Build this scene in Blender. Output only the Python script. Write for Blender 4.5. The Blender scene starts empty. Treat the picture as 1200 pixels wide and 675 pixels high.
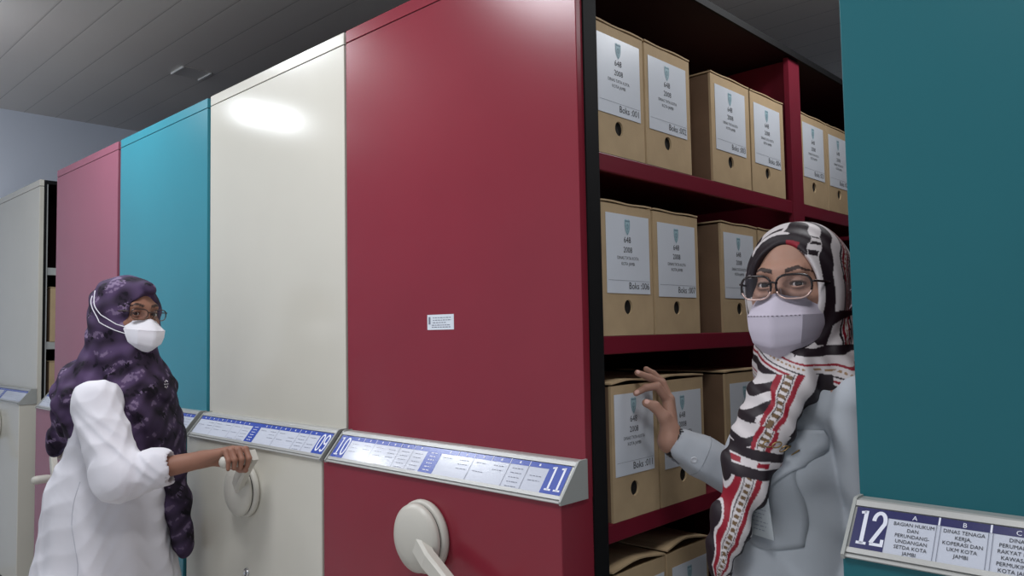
import bpy, bmesh, math, random
import numpy as np
from mathutils import Vector, Matrix
from mathutils.bvhtree import BVHTree

random.seed(7)
scene = bpy.context.scene
COL = scene.collection
PI = math.pi

# ------------------------------------------------------------------ helpers
def lin(c):
    return tuple(((v / 255.0) / 12.92 if v / 255.0 <= 0.04045 else ((v / 255.0 + 0.055) / 1.055) ** 2.4) for v in c)

MATS = {}
def mat(name, rgb, rough=0.5, metal=0.0, spec=0.5, noise=0.0, nscale=20.0, bump=0.0, bscale=200.0, coat=0.0, stretch=None):
    if name in MATS:
        return MATS[name]
    m = bpy.data.materials.new(name)
    m.use_nodes = True
    nt = m.node_tree
    b = nt.nodes['Principled BSDF']
    c = lin(rgb)
    b.inputs['Base Color'].default_value = (*c, 1)
    b.inputs['Roughness'].default_value = rough
    b.inputs['Metallic'].default_value = metal
    b.inputs['Specular IOR Level'].default_value = spec
    b.inputs['Coat Weight'].default_value = coat
    b.inputs['Coat Roughness'].default_value = 0.2
    tc = nt.nodes.new('ShaderNodeTexCoord')
    vec = tc.outputs['Object']
    if stretch:
        mp = nt.nodes.new('ShaderNodeMapping')
        mp.inputs['Scale'].default_value = stretch
        nt.links.new(vec, mp.inputs['Vector'])
        vec = mp.outputs['Vector']
    if noise > 0:
        n = nt.nodes.new('ShaderNodeTexNoise')
        n.inputs['Scale'].default_value = nscale
        n.inputs['Detail'].default_value = 4
        nt.links.new(vec, n.inputs['Vector'])
        r = nt.nodes.new('ShaderNodeValToRGB')
        r.color_ramp.elements[0].position = 0.3
        r.color_ramp.elements[1].position = 0.7
        r.color_ramp.elements[0].color = (*[v * (1 - noise) for v in c], 1)
        r.color_ramp.elements[1].color = (*[min(1, v * (1 + noise)) for v in c], 1)
        nt.links.new(n.outputs['Fac'], r.inputs['Fac'])
        nt.links.new(r.outputs['Color'], b.inputs['Base Color'])
    if bump > 0:
        n2 = nt.nodes.new('ShaderNodeTexNoise')
        n2.inputs['Scale'].default_value = bscale
        n2.inputs['Detail'].default_value = 3
        nt.links.new(vec, n2.inputs['Vector'])
        bp = nt.nodes.new('ShaderNodeBump')
        bp.inputs['Strength'].default_value = bump
        bp.inputs['Distance'].default_value = 0.002
        nt.links.new(n2.outputs['Fac'], bp.inputs['Height'])
        nt.links.new(bp.outputs['Normal'], b.inputs['Normal'])
    MATS[name] = m
    return m

def attr_mat(name, rough=0.7, spec=0.3, bump=0.15, bscale=900.0, sss=0.0):
    m = bpy.data.materials.new(name)
    m.use_nodes = True
    nt = m.node_tree
    b = nt.nodes['Principled BSDF']
    a = nt.nodes.new('ShaderNodeAttribute')
    a.attribute_name = 'tint'
    nt.links.new(a.outputs['Color'], b.inputs['Base Color'])
    b.inputs['Roughness'].default_value = rough
    b.inputs['Specular IOR Level'].default_value = spec
    if sss:
        b.inputs['Subsurface Weight'].default_value = sss
        b.inputs['Subsurface Radius'].default_value = (0.01, 0.004, 0.002)
    if bump:
        tc = nt.nodes.new('ShaderNodeTexCoord')
        n2 = nt.nodes.new('ShaderNodeTexNoise')
        n2.inputs['Scale'].default_value = bscale
        nt.links.new(tc.outputs['Object'], n2.inputs['Vector'])
        bp = nt.nodes.new('ShaderNodeBump')
        bp.inputs['Strength'].default_value = bump
        bp.inputs['Distance'].default_value = 0.001
        nt.links.new(n2.outputs['Fac'], bp.inputs['Height'])
        nt.links.new(bp.outputs['Normal'], b.inputs['Normal'])
    return m

def link(name, me, m=None, parent=None, loc=None):
    o = bpy.data.objects.new(name, me)
    COL.objects.link(o)
    if m is not None:
        for mm in (m if isinstance(m, (list, tuple)) else [m]):
            me.materials.append(mm)
    if parent is not None:
        o.parent = parent
    if loc is not None:
        o.location = loc
    return o

def obj(name, bm, m, parent=None, loc=None, smooth=False):
    bmesh.ops.recalc_face_normals(bm, faces=bm.faces[:])
    me = bpy.data.meshes.new(name)
    bm.to_mesh(me)
    bm.free()
    if smooth:
        me.polygons.foreach_set('use_smooth', [True] * len(me.polygons))
    return link(name, me, m, parent, loc)

def thing(name, label, cat, loc=(0, 0, 0), group=None):
    o = bpy.data.objects.new(name, None)
    o.empty_display_size = 0.1
    COL.objects.link(o)
    o.location = loc
    o['label'] = label
    o['category'] = cat
    if group:
        o['group'] = group
    return o

def bx(bm, x0, x1, y0, y1, z0, z1, bev=0.0, M=None):
    r = bmesh.ops.create_cube(bm, size=1.0)
    vs = r['verts']
    T = Matrix.Translation(((x0 + x1) / 2, (y0 + y1) / 2, (z0 + z1) / 2)) @ Matrix.Diagonal((x1 - x0, y1 - y0, z1 - z0, 1))
    bmesh.ops.transform(bm, matrix=T, verts=vs)
    if bev > 0:
        es = list({e for v in vs for e in v.link_edges})
        rb = bmesh.ops.bevel(bm, geom=es, offset=bev, segments=2, profile=0.5, affect='EDGES')
        vs = list({v for f in rb['faces'] for v in f.verts} | {v for v in vs if v.is_valid})
    if M is not None:
        bmesh.ops.transform(bm, matrix=M, verts=vs)
    return vs

def B(*boxes, bev=0.0):
    bm = bmesh.new()
    for b in boxes:
        bx(bm, *b, bev=bev)
    return bm

def prism(bm, pts, x0, x1):
    """extrude a (y,z) polygon along x"""
    a = [bm.verts.new((x0, p[0], p[1])) for p in pts]
    b = [bm.verts.new((x1, p[0], p[1])) for p in pts]
    n = len(pts)
    bm.faces.new(a)
    bm.faces.new(b[::-1])
    for i in range(n):
        bm.faces.new((a[i], b[i], b[(i + 1) % n], a[(i + 1) % n]))

def lathe(bm, prof, M, seg=48, cap=True):
    """prof: list of (r, h) about local z"""
    rings = []
    for r, h in prof:
        if r < 1e-6:
            rings.append([bm.verts.new(M @ Vector((0, 0, h)))])
        else:
            rings.append([bm.verts.new(M @ Vector((r * math.cos(2 * PI * i / seg), r * math.sin(2 * PI * i / seg), h))) for i in range(seg)])
    for a, b in zip(rings[:-1], rings[1:]):
        for i in range(seg):
            j = (i + 1) % seg
            if len(a) == 1 and len(b) == 1:
                continue
            if len(a) == 1:
                bm.faces.new((a[0], b[i], b[j]))
            elif len(b) == 1:
                bm.faces.new((a[i], a[j], b[0]))
            else:
                bm.faces.new((a[i], a[j], b[j], b[i]))
    if cap:
        if len(rings[0]) > 1:
            bm.faces.new(rings[0][::-1])
        if len(rings[-1]) > 1:
            bm.faces.new(rings[-1])

def tube(bm, pts, r, seg=8, closed=False, sx=1.0):
    pts = [Vector(p) for p in pts]
    n = len(pts)
    rings = []
    prevu = None
    for i, p in enumerate(pts):
        if closed:
            t = pts[(i + 1) % n] - pts[i - 1]
        else:
            t = pts[min(i + 1, n - 1)] - pts[max(i - 1, 0)]
        t.normalize()
        if prevu is None:
            u = t.orthogonal().normalized()
        else:
            u = (prevu - t * prevu.dot(t)).normalized()
        prevu = u
        v = t.cross(u)
        rr = r[i] if isinstance(r, (list, tuple)) else r
        rings.append([bm.verts.new(p + u * (rr * math.cos(2 * PI * k / seg)) + v * (rr * sx * math.sin(2 * PI * k / seg))) for k in range(seg)])
    m = n if closed else n - 1
    for i in range(m):
        a, b = rings[i], rings[(i + 1) % n]
        for k in range(seg):
            j = (k + 1) % seg
            bm.faces.new((a[k], a[j], b[j], b[k]))
    if not closed:
        bm.faces.new(rings[0][::-1])
        bm.faces.new(rings[-1])

def quad(bm, M, x0, x1, y0, y1, h=0.0):
    vs = [bm.verts.new(M @ Vector(p)) for p in ((x0, y0, h), (x1, y0, h), (x1, y1, h), (x0, y1, h))]
    bm.faces.new(vs)

def slab(bm, M, x0, x1, y0, y1, h0, h1):
    bx(bm, x0, x1, y0, y1, h0, h1, M=M)

_font_cache = {}
def text(bm, s, size, M, align='CENTER', wide=1.0):
    key = (s, align)
    if key not in _font_cache:
        cu = bpy.data.curves.new('txt', 'FONT')
        cu.body = s
        cu.size = 1.0
        cu.align_x = align
        cu.resolution_u = 2
        o = bpy.data.objects.new('txt', cu)
        COL.objects.link(o)
        dg = bpy.context.evaluated_depsgraph_get()
        dg.update()
        me = bpy.data.meshes.new_from_object(o.evaluated_get(dg))
        vs = [v.co.copy() for v in me.vertices]
        fs = [tuple(p.vertices) for p in me.polygons]
        bpy.data.objects.remove(o)
        bpy.data.curves.remove(cu)
        bpy.data.meshes.remove(me)
        _font_cache[key] = (vs, fs)
    vs, fs = _font_cache[key]
    nv = [bm.verts.new(M @ Vector((v.x * size * wide, v.y * size, 0))) for v in vs]
    for f in fs:
        try:
            bm.faces.new([nv[i] for i in f])
        except ValueError:
            pass

def ribbon(bm, M, pts, w, closed=False):
    """flat stroke of width w through pts"""
    P = [Vector((p[0], p[1], 0)) for p in pts]
    n = len(P)
    L, R_ = [], []
    for i in range(n):
        if closed:
            a = (P[i] - P[i - 1]).normalized(); b = (P[(i + 1) % n] - P[i]).normalized()
        else:
            a = (P[i] - P[max(i - 1, 0)]); b = (P[min(i + 1, n - 1)] - P[i])
            a = a.normalized() if a.length > 0 else b.normalized()
            b = b.normalized() if b.length > 0 else a
        na = Vector((-a.y, a.x, 0)); nb = Vector((-b.y, b.x, 0))
        nn = (na + nb)
        nn = nn / max(0.4, nn.length_squared) * 2 if nn.length > 0.1 else na
        L.append(bm.verts.new(M @ (P[i] + nn * w / 2)))
        R_.append(bm.verts.new(M @ (P[i] - nn * w / 2)))
    m = n if closed else n - 1
    for i in range(m):
        j = (i + 1) % n
        bm.faces.new((R_[i], R_[j], L[j], L[i]))

def digit(bm, M, ch, x, y, w, h, t):
    """narrow slab-serif numeral in a w x h cell whose lower left is (x, y)"""
    def P(u, v): return (x + u * w, y + v * h)
    if ch == '1':
        ribbon(bm, M, [P(.5, 0), P(.5, 1)], t)
        ribbon(bm, M, [P(.12, .02), P(.88, .02)], t * .75)
        ribbon(bm, M, [P(.12, .93), P(.5, .96)], t * .75)
    elif ch == '2':
        pts = [P(.08, .72)] + [P(.5 - .42 * math.cos(a), .74 + .24 * math.sin(a)) for a in np.linspace(.2, PI + .3, 12)] + [P(.1, .06)]
        ribbon(bm, M, pts, t)
        ribbon(bm, M, [P(.04, .03), P(.92, .03), P(.92, .2)], t * .8)
    elif ch == '0':
        pts = [P(.5 + .38 * math.cos(a), .5 + (.46 if 1 else 0) * math.copysign(abs(math.sin(a)) ** .7, math.sin(a))) for a in np.linspace(0, 2 * PI, 28, endpoint=False)]
        ribbon(bm, M, pts, t, True)
    elif ch == '9':
        pts = [P(.5 + .38 * math.cos(a), .7 + .26 * math.sin(a)) for a in np.linspace(0, 2 * PI, 20, endpoint=False)]
        ribbon(bm, M, pts, t, True)
        ribbon(bm, M, [P(.88, .7), P(.86, .25), P(.7, .06), P(.4, .03), P(.12, .12)], t)
    elif ch == '8':
        for c, ry in ((.74, .22), (.26, .24)):
            ribbon(bm, M, [P(.5 + .38 * math.cos(a), c + ry * math.sin(a)) for a in np.linspace(0, 2 * PI, 20, endpoint=False)], t, True)
    elif ch == '7':
        ribbon(bm, M, [P(.08, .97), P(.9, .97), P(.4, 0)], t)
    elif ch == '6':
        ribbon(bm, M, [P(.5 + .38 * math.cos(a), .3 + .26 * math.sin(a)) for a in np.linspace(0, 2 * PI, 20, endpoint=False)], t, True)
        ribbon(bm, M, [P(.12, .3), P(.14, .75), P(.3, .94), P(.6, .97), P(.88, .88)], t)
    elif ch == '5':
        ribbon(bm, M, [P(.88, .97), P(.2, .97), P(.16, .58), P(.55, .62), P(.88, .45), P(.88, .2), P(.55, .03), P(.12, .1)], t)

# ------------------------------------------------------------------ materials
RED = mat('red enamel', (130, 38, 52), 0.25, noise=0.04, nscale=3, bump=0.03, bscale=60, spec=.45)
SHELFRED = mat('shelf red enamel', (116, 26, 44), 0.42)
DARKRED = mat('shaded inner red', (38, 10, 18), 0.7, spec=.2)  # red darkened almost to black for the shade deep inside the shelving
CREAM = mat('cream enamel', (204, 200, 188), 0.17, noise=0.02, nscale=3, bump=0.03, bscale=60)
TEAL = mat('teal enamel', (52, 134, 150), 0.30, noise=0.03, nscale=3, bump=0.03, bscale=60, spec=.35)  # teal paint with the stronger light at the left put into its colour
TEAL_SHADED = mat('shaded teal enamel', (28, 98, 107), 0.36, noise=0.03, nscale=3, bump=0.03, bscale=60, spec=.35)  # same teal paint, darkened for the weaker light on the near cabinet
LIPGREY = mat('pale grey shelf lip', (176, 178, 176), .45)
PINK = mat('rose enamel', (150, 86, 104), 0.33, noise=0.03, nscale=3, bump=0.03, bscale=60)
BLACK = mat('black rubber', (10, 10, 12), 0.75, spec=.25)
SEAM = mat('dark seam', (30, 26, 28), 0.8)
ALU = mat('brushed aluminium', (172, 172, 169), 0.38, metal=0.25, bump=0.05, bscale=300, stretch=(1, 20, 20))
ENDCAP = mat('grey plastic cap', (158, 160, 156), 0.5)
PAPER = mat('white paper', (220, 226, 234), 0.32, noise=0.02, nscale=10)
PLASTICW = mat('white label film', (198, 202, 214), 0.16, spec=.6)
BLUE = mat('label blue', (52, 76, 164), 0.25)
NAVY = mat('plate navy', (26, 28, 88), 0.3)
WHITEINK = mat('white lettering', (222, 224, 236), 0.4)
INK = mat('black print', (34, 34, 40), 0.7)
GREYINK = mat('grey print', (120, 124, 138), 0.7)
PLASTIC = mat('ivory plastic', (192, 188, 178), 0.42, bump=0.03, bscale=120)
CHROME = mat('chrome', (190, 190, 190), 0.2, metal=1.0)
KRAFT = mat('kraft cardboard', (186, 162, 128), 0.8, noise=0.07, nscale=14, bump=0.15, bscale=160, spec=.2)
KRAFT_SHADED = mat('shaded cardboard side', (120, 96, 76), 0.85, noise=0.08, nscale=12, bump=0.15, bscale=160, spec=.2)  # same kraft board, darkened because the box sides get little light
HOLE = mat('hole darkness', (14, 10, 9), 0.9)
CREST = mat('crest blue green', (172, 204, 212), 0.6)
CREST2 = mat('crest dark', (126, 154, 168), 0.6)

# ------------------------------------------------------------------ the setting
XL, YB, ZC = -4.53, 5.2, 2.80
XR, YF = 4.2, -4.6
def struct(name, bm, m):
    o = obj(name, bm, m)
    o['kind'] = 'structure'
    return o

def ceiling_mat():
    m = bpy.data.materials.new('grey ceiling planks')
    m.use_nodes = True
    nt = m.node_tree
    b = nt.nodes['Principled BSDF']
    tc = nt.nodes.new('ShaderNodeTexCoord')
    sep = nt.nodes.new('ShaderNodeSeparateXYZ')
    nt.links.new(tc.outputs['Object'], sep.inputs[0])
    def mth(op, a, bv=None):
        n = nt.nodes.new('ShaderNodeMath'); n.operation = op
        for i, v in enumerate((a, bv)):
            if v is None: continue
            if isinstance(v, (int, float)): n.inputs[i].default_value = v
            else: nt.links.new(v, n.inputs[i])
        return n.outputs[0]
    f = mth('FRACT', mth('DIVIDE', mth('SUBTRACT', sep.outputs['Y'], .488 - 10 * .178), .178))
    edge = mth('MINIMUM', f, mth('SUBTRACT', 1.0, f))
    line = mth('LESS_THAN', edge, 0.012)
    groove = mth('MULTIPLY', mth('MINIMUM', edge, 0.05), 20.0)
    n = nt.nodes.new('ShaderNodeTexNoise'); n.inputs['Scale'].default_value = 1.2
    nt.links.new(tc.outputs['Object'], n.inputs['Vector'])
    r = nt.nodes.new('ShaderNodeValToRGB')
    r.color_ramp.elements[0].color = (*lin((208, 203, 197)), 1)
    r.color_ramp.elements[1].color = (*lin((218, 213, 207)), 1)
    nt.links.new(n.outputs['Fac'], r.inputs[0])
    mx = nt.nodes.new('ShaderNodeMixRGB')
    nt.links.new(line, mx.inputs[0]); nt.links.new(r.outputs[0], mx.inputs[1])
    mx.inputs[2].default_value = (*lin((166, 161, 156)), 1)
    nt.links.new(mx.outputs[0], b.inputs['Base Color'])
    bp = nt.nodes.new('ShaderNodeBump'); bp.inputs['Strength'].default_value = .15; bp.inputs['Distance'].default_value = .003
    nt.links.new(groove, bp.inputs['Height']); nt.links.new(bp.outputs[0], b.inputs['Normal'])
    b.inputs['Roughness'].default_value = 0.3
    b.inputs['Specular IOR Level'].default_value = .5
    return m

def floor_mat():
    m = bpy.data.materials.new('floor tiles')
    m.use_nodes = True
    nt = m.node_tree
    b = nt.nodes['Principled BSDF']
    tc = nt.nodes.new('ShaderNodeTexCoord')
    br = nt.nodes.new('ShaderNodeTexBrick')
    br.offset = 0
    br.inputs['Scale'].default_value = 1.0
    br.inputs['Brick Width'].default_value = .4
    br.inputs['Row Height'].default_value = .4
    br.inputs['Mortar Size'].default_value = .004
    br.inputs['Color1'].default_value = (*lin((216, 212, 205)), 1)
    br.inputs['Color2'].default_value = (*lin((210, 206, 199)), 1)
    br.inputs['Mortar'].default_value = (*lin((110, 106, 100)), 1)
    nt.links.new(tc.outputs['Object'], br.inputs['Vector'])
    nt.links.new(br.outputs['Color'], b.inputs['Base Color'])
    b.inputs['Roughness'].default_value = .3
    return m

struct('floor', B((XL, XR, YF, YB, -.1, 0)), floor_mat())
struct('ceiling', B((XL, XR, YF, YB, ZC, ZC + .1)), ceiling_mat())
WALL = mat('pale blue grey wall paint', (222, 229, 243), .8, noise=.02, nscale=2, bump=.05, bscale=80)
struct('wall_left', B((XL - .1, XL, YF, YB, 0, ZC)), WALL)
struct('wall_back', B((XL, XR, YB, YB + .1, 0, ZC)), WALL)

# ceiling downlight with a square metal rim
dl = thing('ceiling_downlight', 'small square recessed ceiling light with glinting metal edges above the cabinets', 'ceiling light', (-3.10, .56, ZC))
GLASSY = mat('dim diffuser', (196, 192, 188), .3)
GLINTRIM = mat('glint-painted metal rim', (238, 238, 235), .25, metal=.1)  # near-white colour paints the glint on the two long rims
bm = bmesh.new()
for s in (-1, 1):
    bx(bm, -.075, .075, s * .075 - .004, s * .075 + .004, -.010, -.0005)
obj('long_rim', bm, GLINTRIM, dl)
bm = bmesh.new()
for s in (-1, 1):
    bx(bm, s * .075 - .003, s * .075 + .003, -.071, .071, -.004, -.0005)
obj('short_rim', bm, GLASSY, dl)
obj('diffuser', B((-.072, .072, -.071, .071, -.003, -.0005)), GLASSY, dl)

# ------------------------------------------------------------------ cabinets
W = 0.8374
H = 2.23
L = 3.3
PL = .08            # projection of the lower cover
ROWS = (1.756, 1.356, .956, .556, .156)

# frame of the slanted label face: origin lower front corner, u = +x, v = up the slope, n = outward
p0 = Vector((0, -.080, 1.0382)); p1 = Vector((0, -.026, 1.1037))
vdir = (p1 - p0).normalized(); SL = (p1 - p0).length
ndir = Vector((1, 0, 0)).cross(vdir)
LM = Matrix(((1, vdir.x, ndir.x, p0.x), (0, vdir.y, ndir.y, p0.y), (0, vdir.z, ndir.z, p0.z), (0, 0, 0, 1)))
def LMh(h): return LM @ Matrix.Translation((0, 0, h))
TXH = .0014

def dashes(bm, M, x0, x1, y, n, hgt):
    """a printed line too small to read: broken grey strokes"""
    x = x0
    while x < x1:
        w = random.uniform(.004, .011)
        quad(bm, M, x, min(x + w, x1), y, y + hgt)
        x += w + .0025

def label_holder(root, left, right, style, w=W):
    h = w / 2
    li = .004 if style == 'wide' else .019
    bm = bmesh.new()
    prism(bm, [(0, 1.032), (-.084, 1.032), (-.086, 1.034), (-.084, 1.037), (-.080, 1.038), (-.026, 1.1035), (-.021, 1.1065), (0, 1.1065)], -h + li + .004, h - .004)
    # raised rails above and below the sheet
    bx(bm, -h + li + .004, h - .004, 0, .008, 0, .003, M=LM)
    bx(bm, -h + li + .004, h - .004, SL - .009, SL, 0, .003, M=LM)
    holder = obj('label_holder', bm, ALU, root)
    for s in (-1, 1):
        bm = bmesh.new()
        xa = -h + li if s < 0 else h - .004
        prism(bm, [(0, 1.030), (-.086, 1.030), (-.088, 1.037), (-.028, 1.107), (-.021, 1.109), (0, 1.109)], xa, xa + .005)
        obj('end_cap', bm, ENDCAP, holder)
    if style != 'wide':
        bm = bmesh.new()
        prism(bm, [(0, 1.032), (-.080, 1.032), (-.078, 1.038), (-.022, 1.104), (0, 1.105)], -h + .0035, -h + li - .001)
        obj('rubber_joint', bm, BLACK, holder)
    y0, y1 = .009, SL - .010
    hx0, hx1 = -h + li + .008, h - .012
    obj('label_sheet', _q(LMh(.0006), hx0, hx1, y0, y1), PLASTICW, holder)
    hb = .012                                    # header band height
    bm = bmesh.new()
    pw = .054 if style != 'wide' else .046
    plates = []
    quad(bm, LMh(.0010), hx0, hx1, y1 - hb, y1)
    if left: quad(bm, LMh(.0010), hx0, hx0 + pw, y0, y1 - hb); plates.append((left, hx0))
    if right: quad(bm, LMh(.0010), hx1 - pw, hx1, y0, y1 - hb); plates.append((right, hx1 - pw))
    if style == 'double':
        quad(bm, LMh(.0010), -.028, .022, y0, y1 - hb)
    obj('header_band', bm, NAVY if style == 'wide' else BLUE, holder)
    for s, x in plates:
        cw = pw * .40
        for i, ch in enumerate(s):
            bm = bmesh.new()
            digit(bm, LMh(TXH), ch, x + pw * .12 + i * (cw + pw * .04) - (0 if ch != '1' else .0), y0 + .008, cw, (y1 - y0) * .80, .0056 if style == 'wide' else .0052)
            obj('numeral', bm, WHITEINK, holder)
    inkb = bmesh.new(); whb = bmesh.new(); ln = bmesh.new()
    M = LMh(TXH)
    if style == 'wide':
        cols = [hx0 + pw + .003 + i * .0635 for i in range(12)]
        words = [('A', ['BAGIAN HUKUM', 'DAN', 'PERUNDANG-', 'UNDANGAN', 'SETDA KOTA', 'JAMBI']),
                 ('B', ['DINAS TENAGA', 'KERJA,', 'KOPERASI DAN', 'UKM KOTA', 'JAMBI']),
                 ('C', ['DINAS', 'PERUMAHAN', 'RAKYAT DAN', 'KAWASAN', 'PERMUKIMAN', 'KOTA JAMBI'])]
        for i, x in enumerate(cols):
            if i and x < hx1:
                quad(whb, M, x - .0012, x + .0012, y1 - hb, y1)
                quad(ln, M, x - .003, x - .0022, y0, y1 - hb); quad(ln, M, x + .0022, x + .003, y0, y1 - hb)
            if i < 3:
                cx = x + .0317
                text(whb, words[i][0], .010, M @ Matrix.Translation((cx, y1 - hb + .002, 0)))
                wb = bmesh.new()
                for k, t in enumerate(words[i][1]):
                    text(wb, t, .0078, M @ Matrix.Translation((cx, y1 - hb - .0090 - k * .0088, 0)), wide=.92)
                obj('column_words', wb, INK, holder)
            elif x + .06 < hx1:
                for k in range(4):
                    dashes(inkb, M, x + .01, x + .052, y1 - hb - .011 - k * .0095, 1, .002)
    else:
        spans = [(hx0 + (pw if left else 0), -.028), (.022, hx1 - (pw if right else 0))] if style == 'double' else [(hx0, hx1)]
        for a, b in spans:
            n = 6
            cwid = (b - a) / n
            for i in range(n):
                x = a + i * cwid
                if i:
                    quad(whb, M, x - .0008, x + .0008, y1 - hb, y1)
                    if i % 2 == 0 or i > 3: quad(ln, M, x - .0005, x + .0005, y0, y1 - hb)
                quad(whb, M, x + cwid / 2 - .0022, x + cwid / 2 + .0022, y1 - hb + .0035, y1 - .0035)
                for k in range(3 if i < 4 else 5):
                    if random.random() < .85:
                        dashes(ln, M, x + .012, x + cwid - .012, y1 - hb - .010 - k * .0105, 1, .0013)
        if style == 'double':
            for k in range(6):
                dashes(whb, M, -.014, .008, y0 + .006 + k * .009, 1, .002)
    if len(inkb.verts): obj('printed_words', inkb, INK, holder)
    else: inkb.free()
    obj('header_marks', whb, WHITEINK, holder)
    if len(ln.verts): obj('column_rules', ln, GREYINK, holder)
    else: ln.free()
    return holder

def _q(M, x0, x1, y0, y1):
    bm = bmesh.new()
    quad(bm, M, x0, x1, y0, y1)
    return bm

def crank(root, ang, knob=True, cz=.905, cx=.009):
    """hub on the lower cover with a crank arm and a turning grip; ang in the front plane, 0 = +x"""
    c = Vector((cx, -PL - .002, cz))
    F = Matrix.Translation(c) @ Matrix(((1, 0, 0, 0), (0, 0, -1, 0), (0, 1, 0, 0), (0, 0, 0, 1)))   # local z -> -y, x -> x, y -> z
    bm = bmesh.new()
    lathe(bm, [(.081, 0), (.083, .006), (.082, .014), (.078, .018), (.074, .0185)], F)
    hub = obj('crank_hub', bm, PLASTIC, root, smooth=True)
    bm = bmesh.new()
    lathe(bm, [(.0735, .018), (.0735, .024)], F)
    obj('hub_gap', bm, SEAM, hub)
    bm = bmesh.new()
    lathe(bm, [(.076, .0225), (.0775, .027), (.076, .033), (.066, .041), (.045, .048), (.02, .051), (0, .052)], F, cap=False)
    cap = obj('hub_cap', bm, PLASTIC, hub, smooth=True)
    bm = bmesh.new()
    A = F @ Matrix.Rotation(ang, 4, 'Z')
    # arm: flat tapered bar rising a little from the hub
    P = [(.020, .0235, .040), (.075, .0215, .056), (.165, .018, .066), (.205, .017, .066)]
    rings = []
    for x, hw, hz in P:
        rings.append([bm.verts.new(A @ Vector(v)) for v in ((x, -hw, hz - .013), (x, -hw, hz + .004), (x, -hw * .7, hz + .010), (x, hw * .7, hz + .010), (x, hw, hz + .004), (x, hw, hz - .013))])
    for a, b in zip(rings[:-1], rings[1:]):
        for i in range(6):
            j = (i + 1) % 6
            bm.faces.new((a[i], a[j], b[j], b[i]))
    bm.faces.new(rings[0]); bm.faces.new(rings[-1][::-1])
    obj('crank_arm', bm, PLASTIC, hub)
    bm = bmesh.new()
    G = A @ Matrix.Translation((.186, 0, .066))
    lathe(bm, [(.012, 0), (.014, .012), (.018, .03), (.0185, .07), (.015, .085), (.008, .09), (0, .091)], G, seg=24)
    obj('crank_grip', bm, PLASTIC, hub, smooth=True)
    return hub

def make_unit(name, label, xr, m, lo=None, hi=None, style='double', ang=-.4, top_m=None, sd=.044, lip=None):
    h = W / 2
    root = thing(name, label, 'cabinet', (xr - h, 0, 0), 'mobile filing cabinets')
    e = .0035
    obj('end_panel', B((-h + e, h - e, 0, .022, 1.03, 2.193), bev=.0015), m, root)
    obj('header_panel', B((-h + e, h - e, 0, .022, 2.1955, H), bev=.0015), m, root)
    obj('panel_seam', B((-h + .006, h - .006, .003, .022, 2.19, 2.198)), SEAM, root)
    obj('lower_cover', B((-h + e, h - e, -PL, .022, .10, 1.0345), bev=.003), m, root)
    obj('plinth', B((-h + .03, h - .03, -.04, L - .03, .0, .10)), BLACK, root)
    for s in (-1, 1):
        xa, xb = (h - .03, h) if s > 0 else (-h, -h + .03)
        bm = bmesh.new()
        bx(bm, xa, xb, .022, .022 + sd, .10, H - .002)
        bx(bm, xa + (.022 if s > 0 else 0), xb - (0 if s > 0 else .022), .022 + sd, L, H - .022, H - .002)
        bx(bm, xa, xb, L - .04, L, .10, H - .022)
        obj('rubber_seal', bm, BLACK, root)
    if lip:
        bm = bmesh.new()
        for s in (-1, 1):
            bx(bm, min(s * (h - .03), s * (h - .004)), max(s * (h - .03), s * (h - .004)), .022 + sd, .029 + sd, .10, H - .022)
        obj('side_post', bm, lip, root)
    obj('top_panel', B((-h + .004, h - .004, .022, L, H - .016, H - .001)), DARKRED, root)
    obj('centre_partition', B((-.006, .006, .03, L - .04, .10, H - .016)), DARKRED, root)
    obj('rear_panel', B((-h + .031, h - .031, L - .02, L, .10, H - .02)), m, root)
    ups = [(1.075, 1.155), (2.155, 2.235)]
    for a, b in ups:
        bm = bmesh.new()
        bx(bm, -h + .014, -h + .03, a, b, .10, H - .022)
        bx(bm, h - .03, h - .014, a, b, .10, H - .022)
        bx(bm, -h + .03, h - .03, (a + b) / 2 - .012, (a + b) / 2 + .012, .10, H - .022)
        obj('upright', bm, SHELFRED, root)
    for z in ROWS:
        for a, b in ((.022 + sd, 1.075), (1.155, 2.155), (2.235, L - .04)):
            bm = bmesh.new()
            bx(bm, -h + .02, h - .02, a, b, z - .006, z)
            for s in (-1, 1):
                bx(bm, min(s * (h - .018), s * (h - .030)), max(s * (h - .018), s * (h - .030)), a, b, z - .040, z - .0005, bev=.002)
            obj('shelf', bm, lip or SHELFRED, root)
    label_holder(root, lo, hi, style)
    crank(root, ang)
    bm = bmesh.new()
    F = Matrix.Translation((.009, -PL + .001, .655)) @ Matrix(((1, 0, 0, 0), (0, 0, -1, 0), (0, 1, 0, 0), (0, 0, 0, 1)))
    lathe(bm, [(.013, 0), (.013, .006), (.010, .009), (.009, .009), (.008, .006), (0, .006)], F, seg=24, cap=False)
    lk = obj('lock', bm, CHROME, root, smooth=True)
    obj('keyhole', B((.0075, .0105, -PL - .0055, -PL - .0045, .650, .660)), BLACK, lk)
    return root

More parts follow.
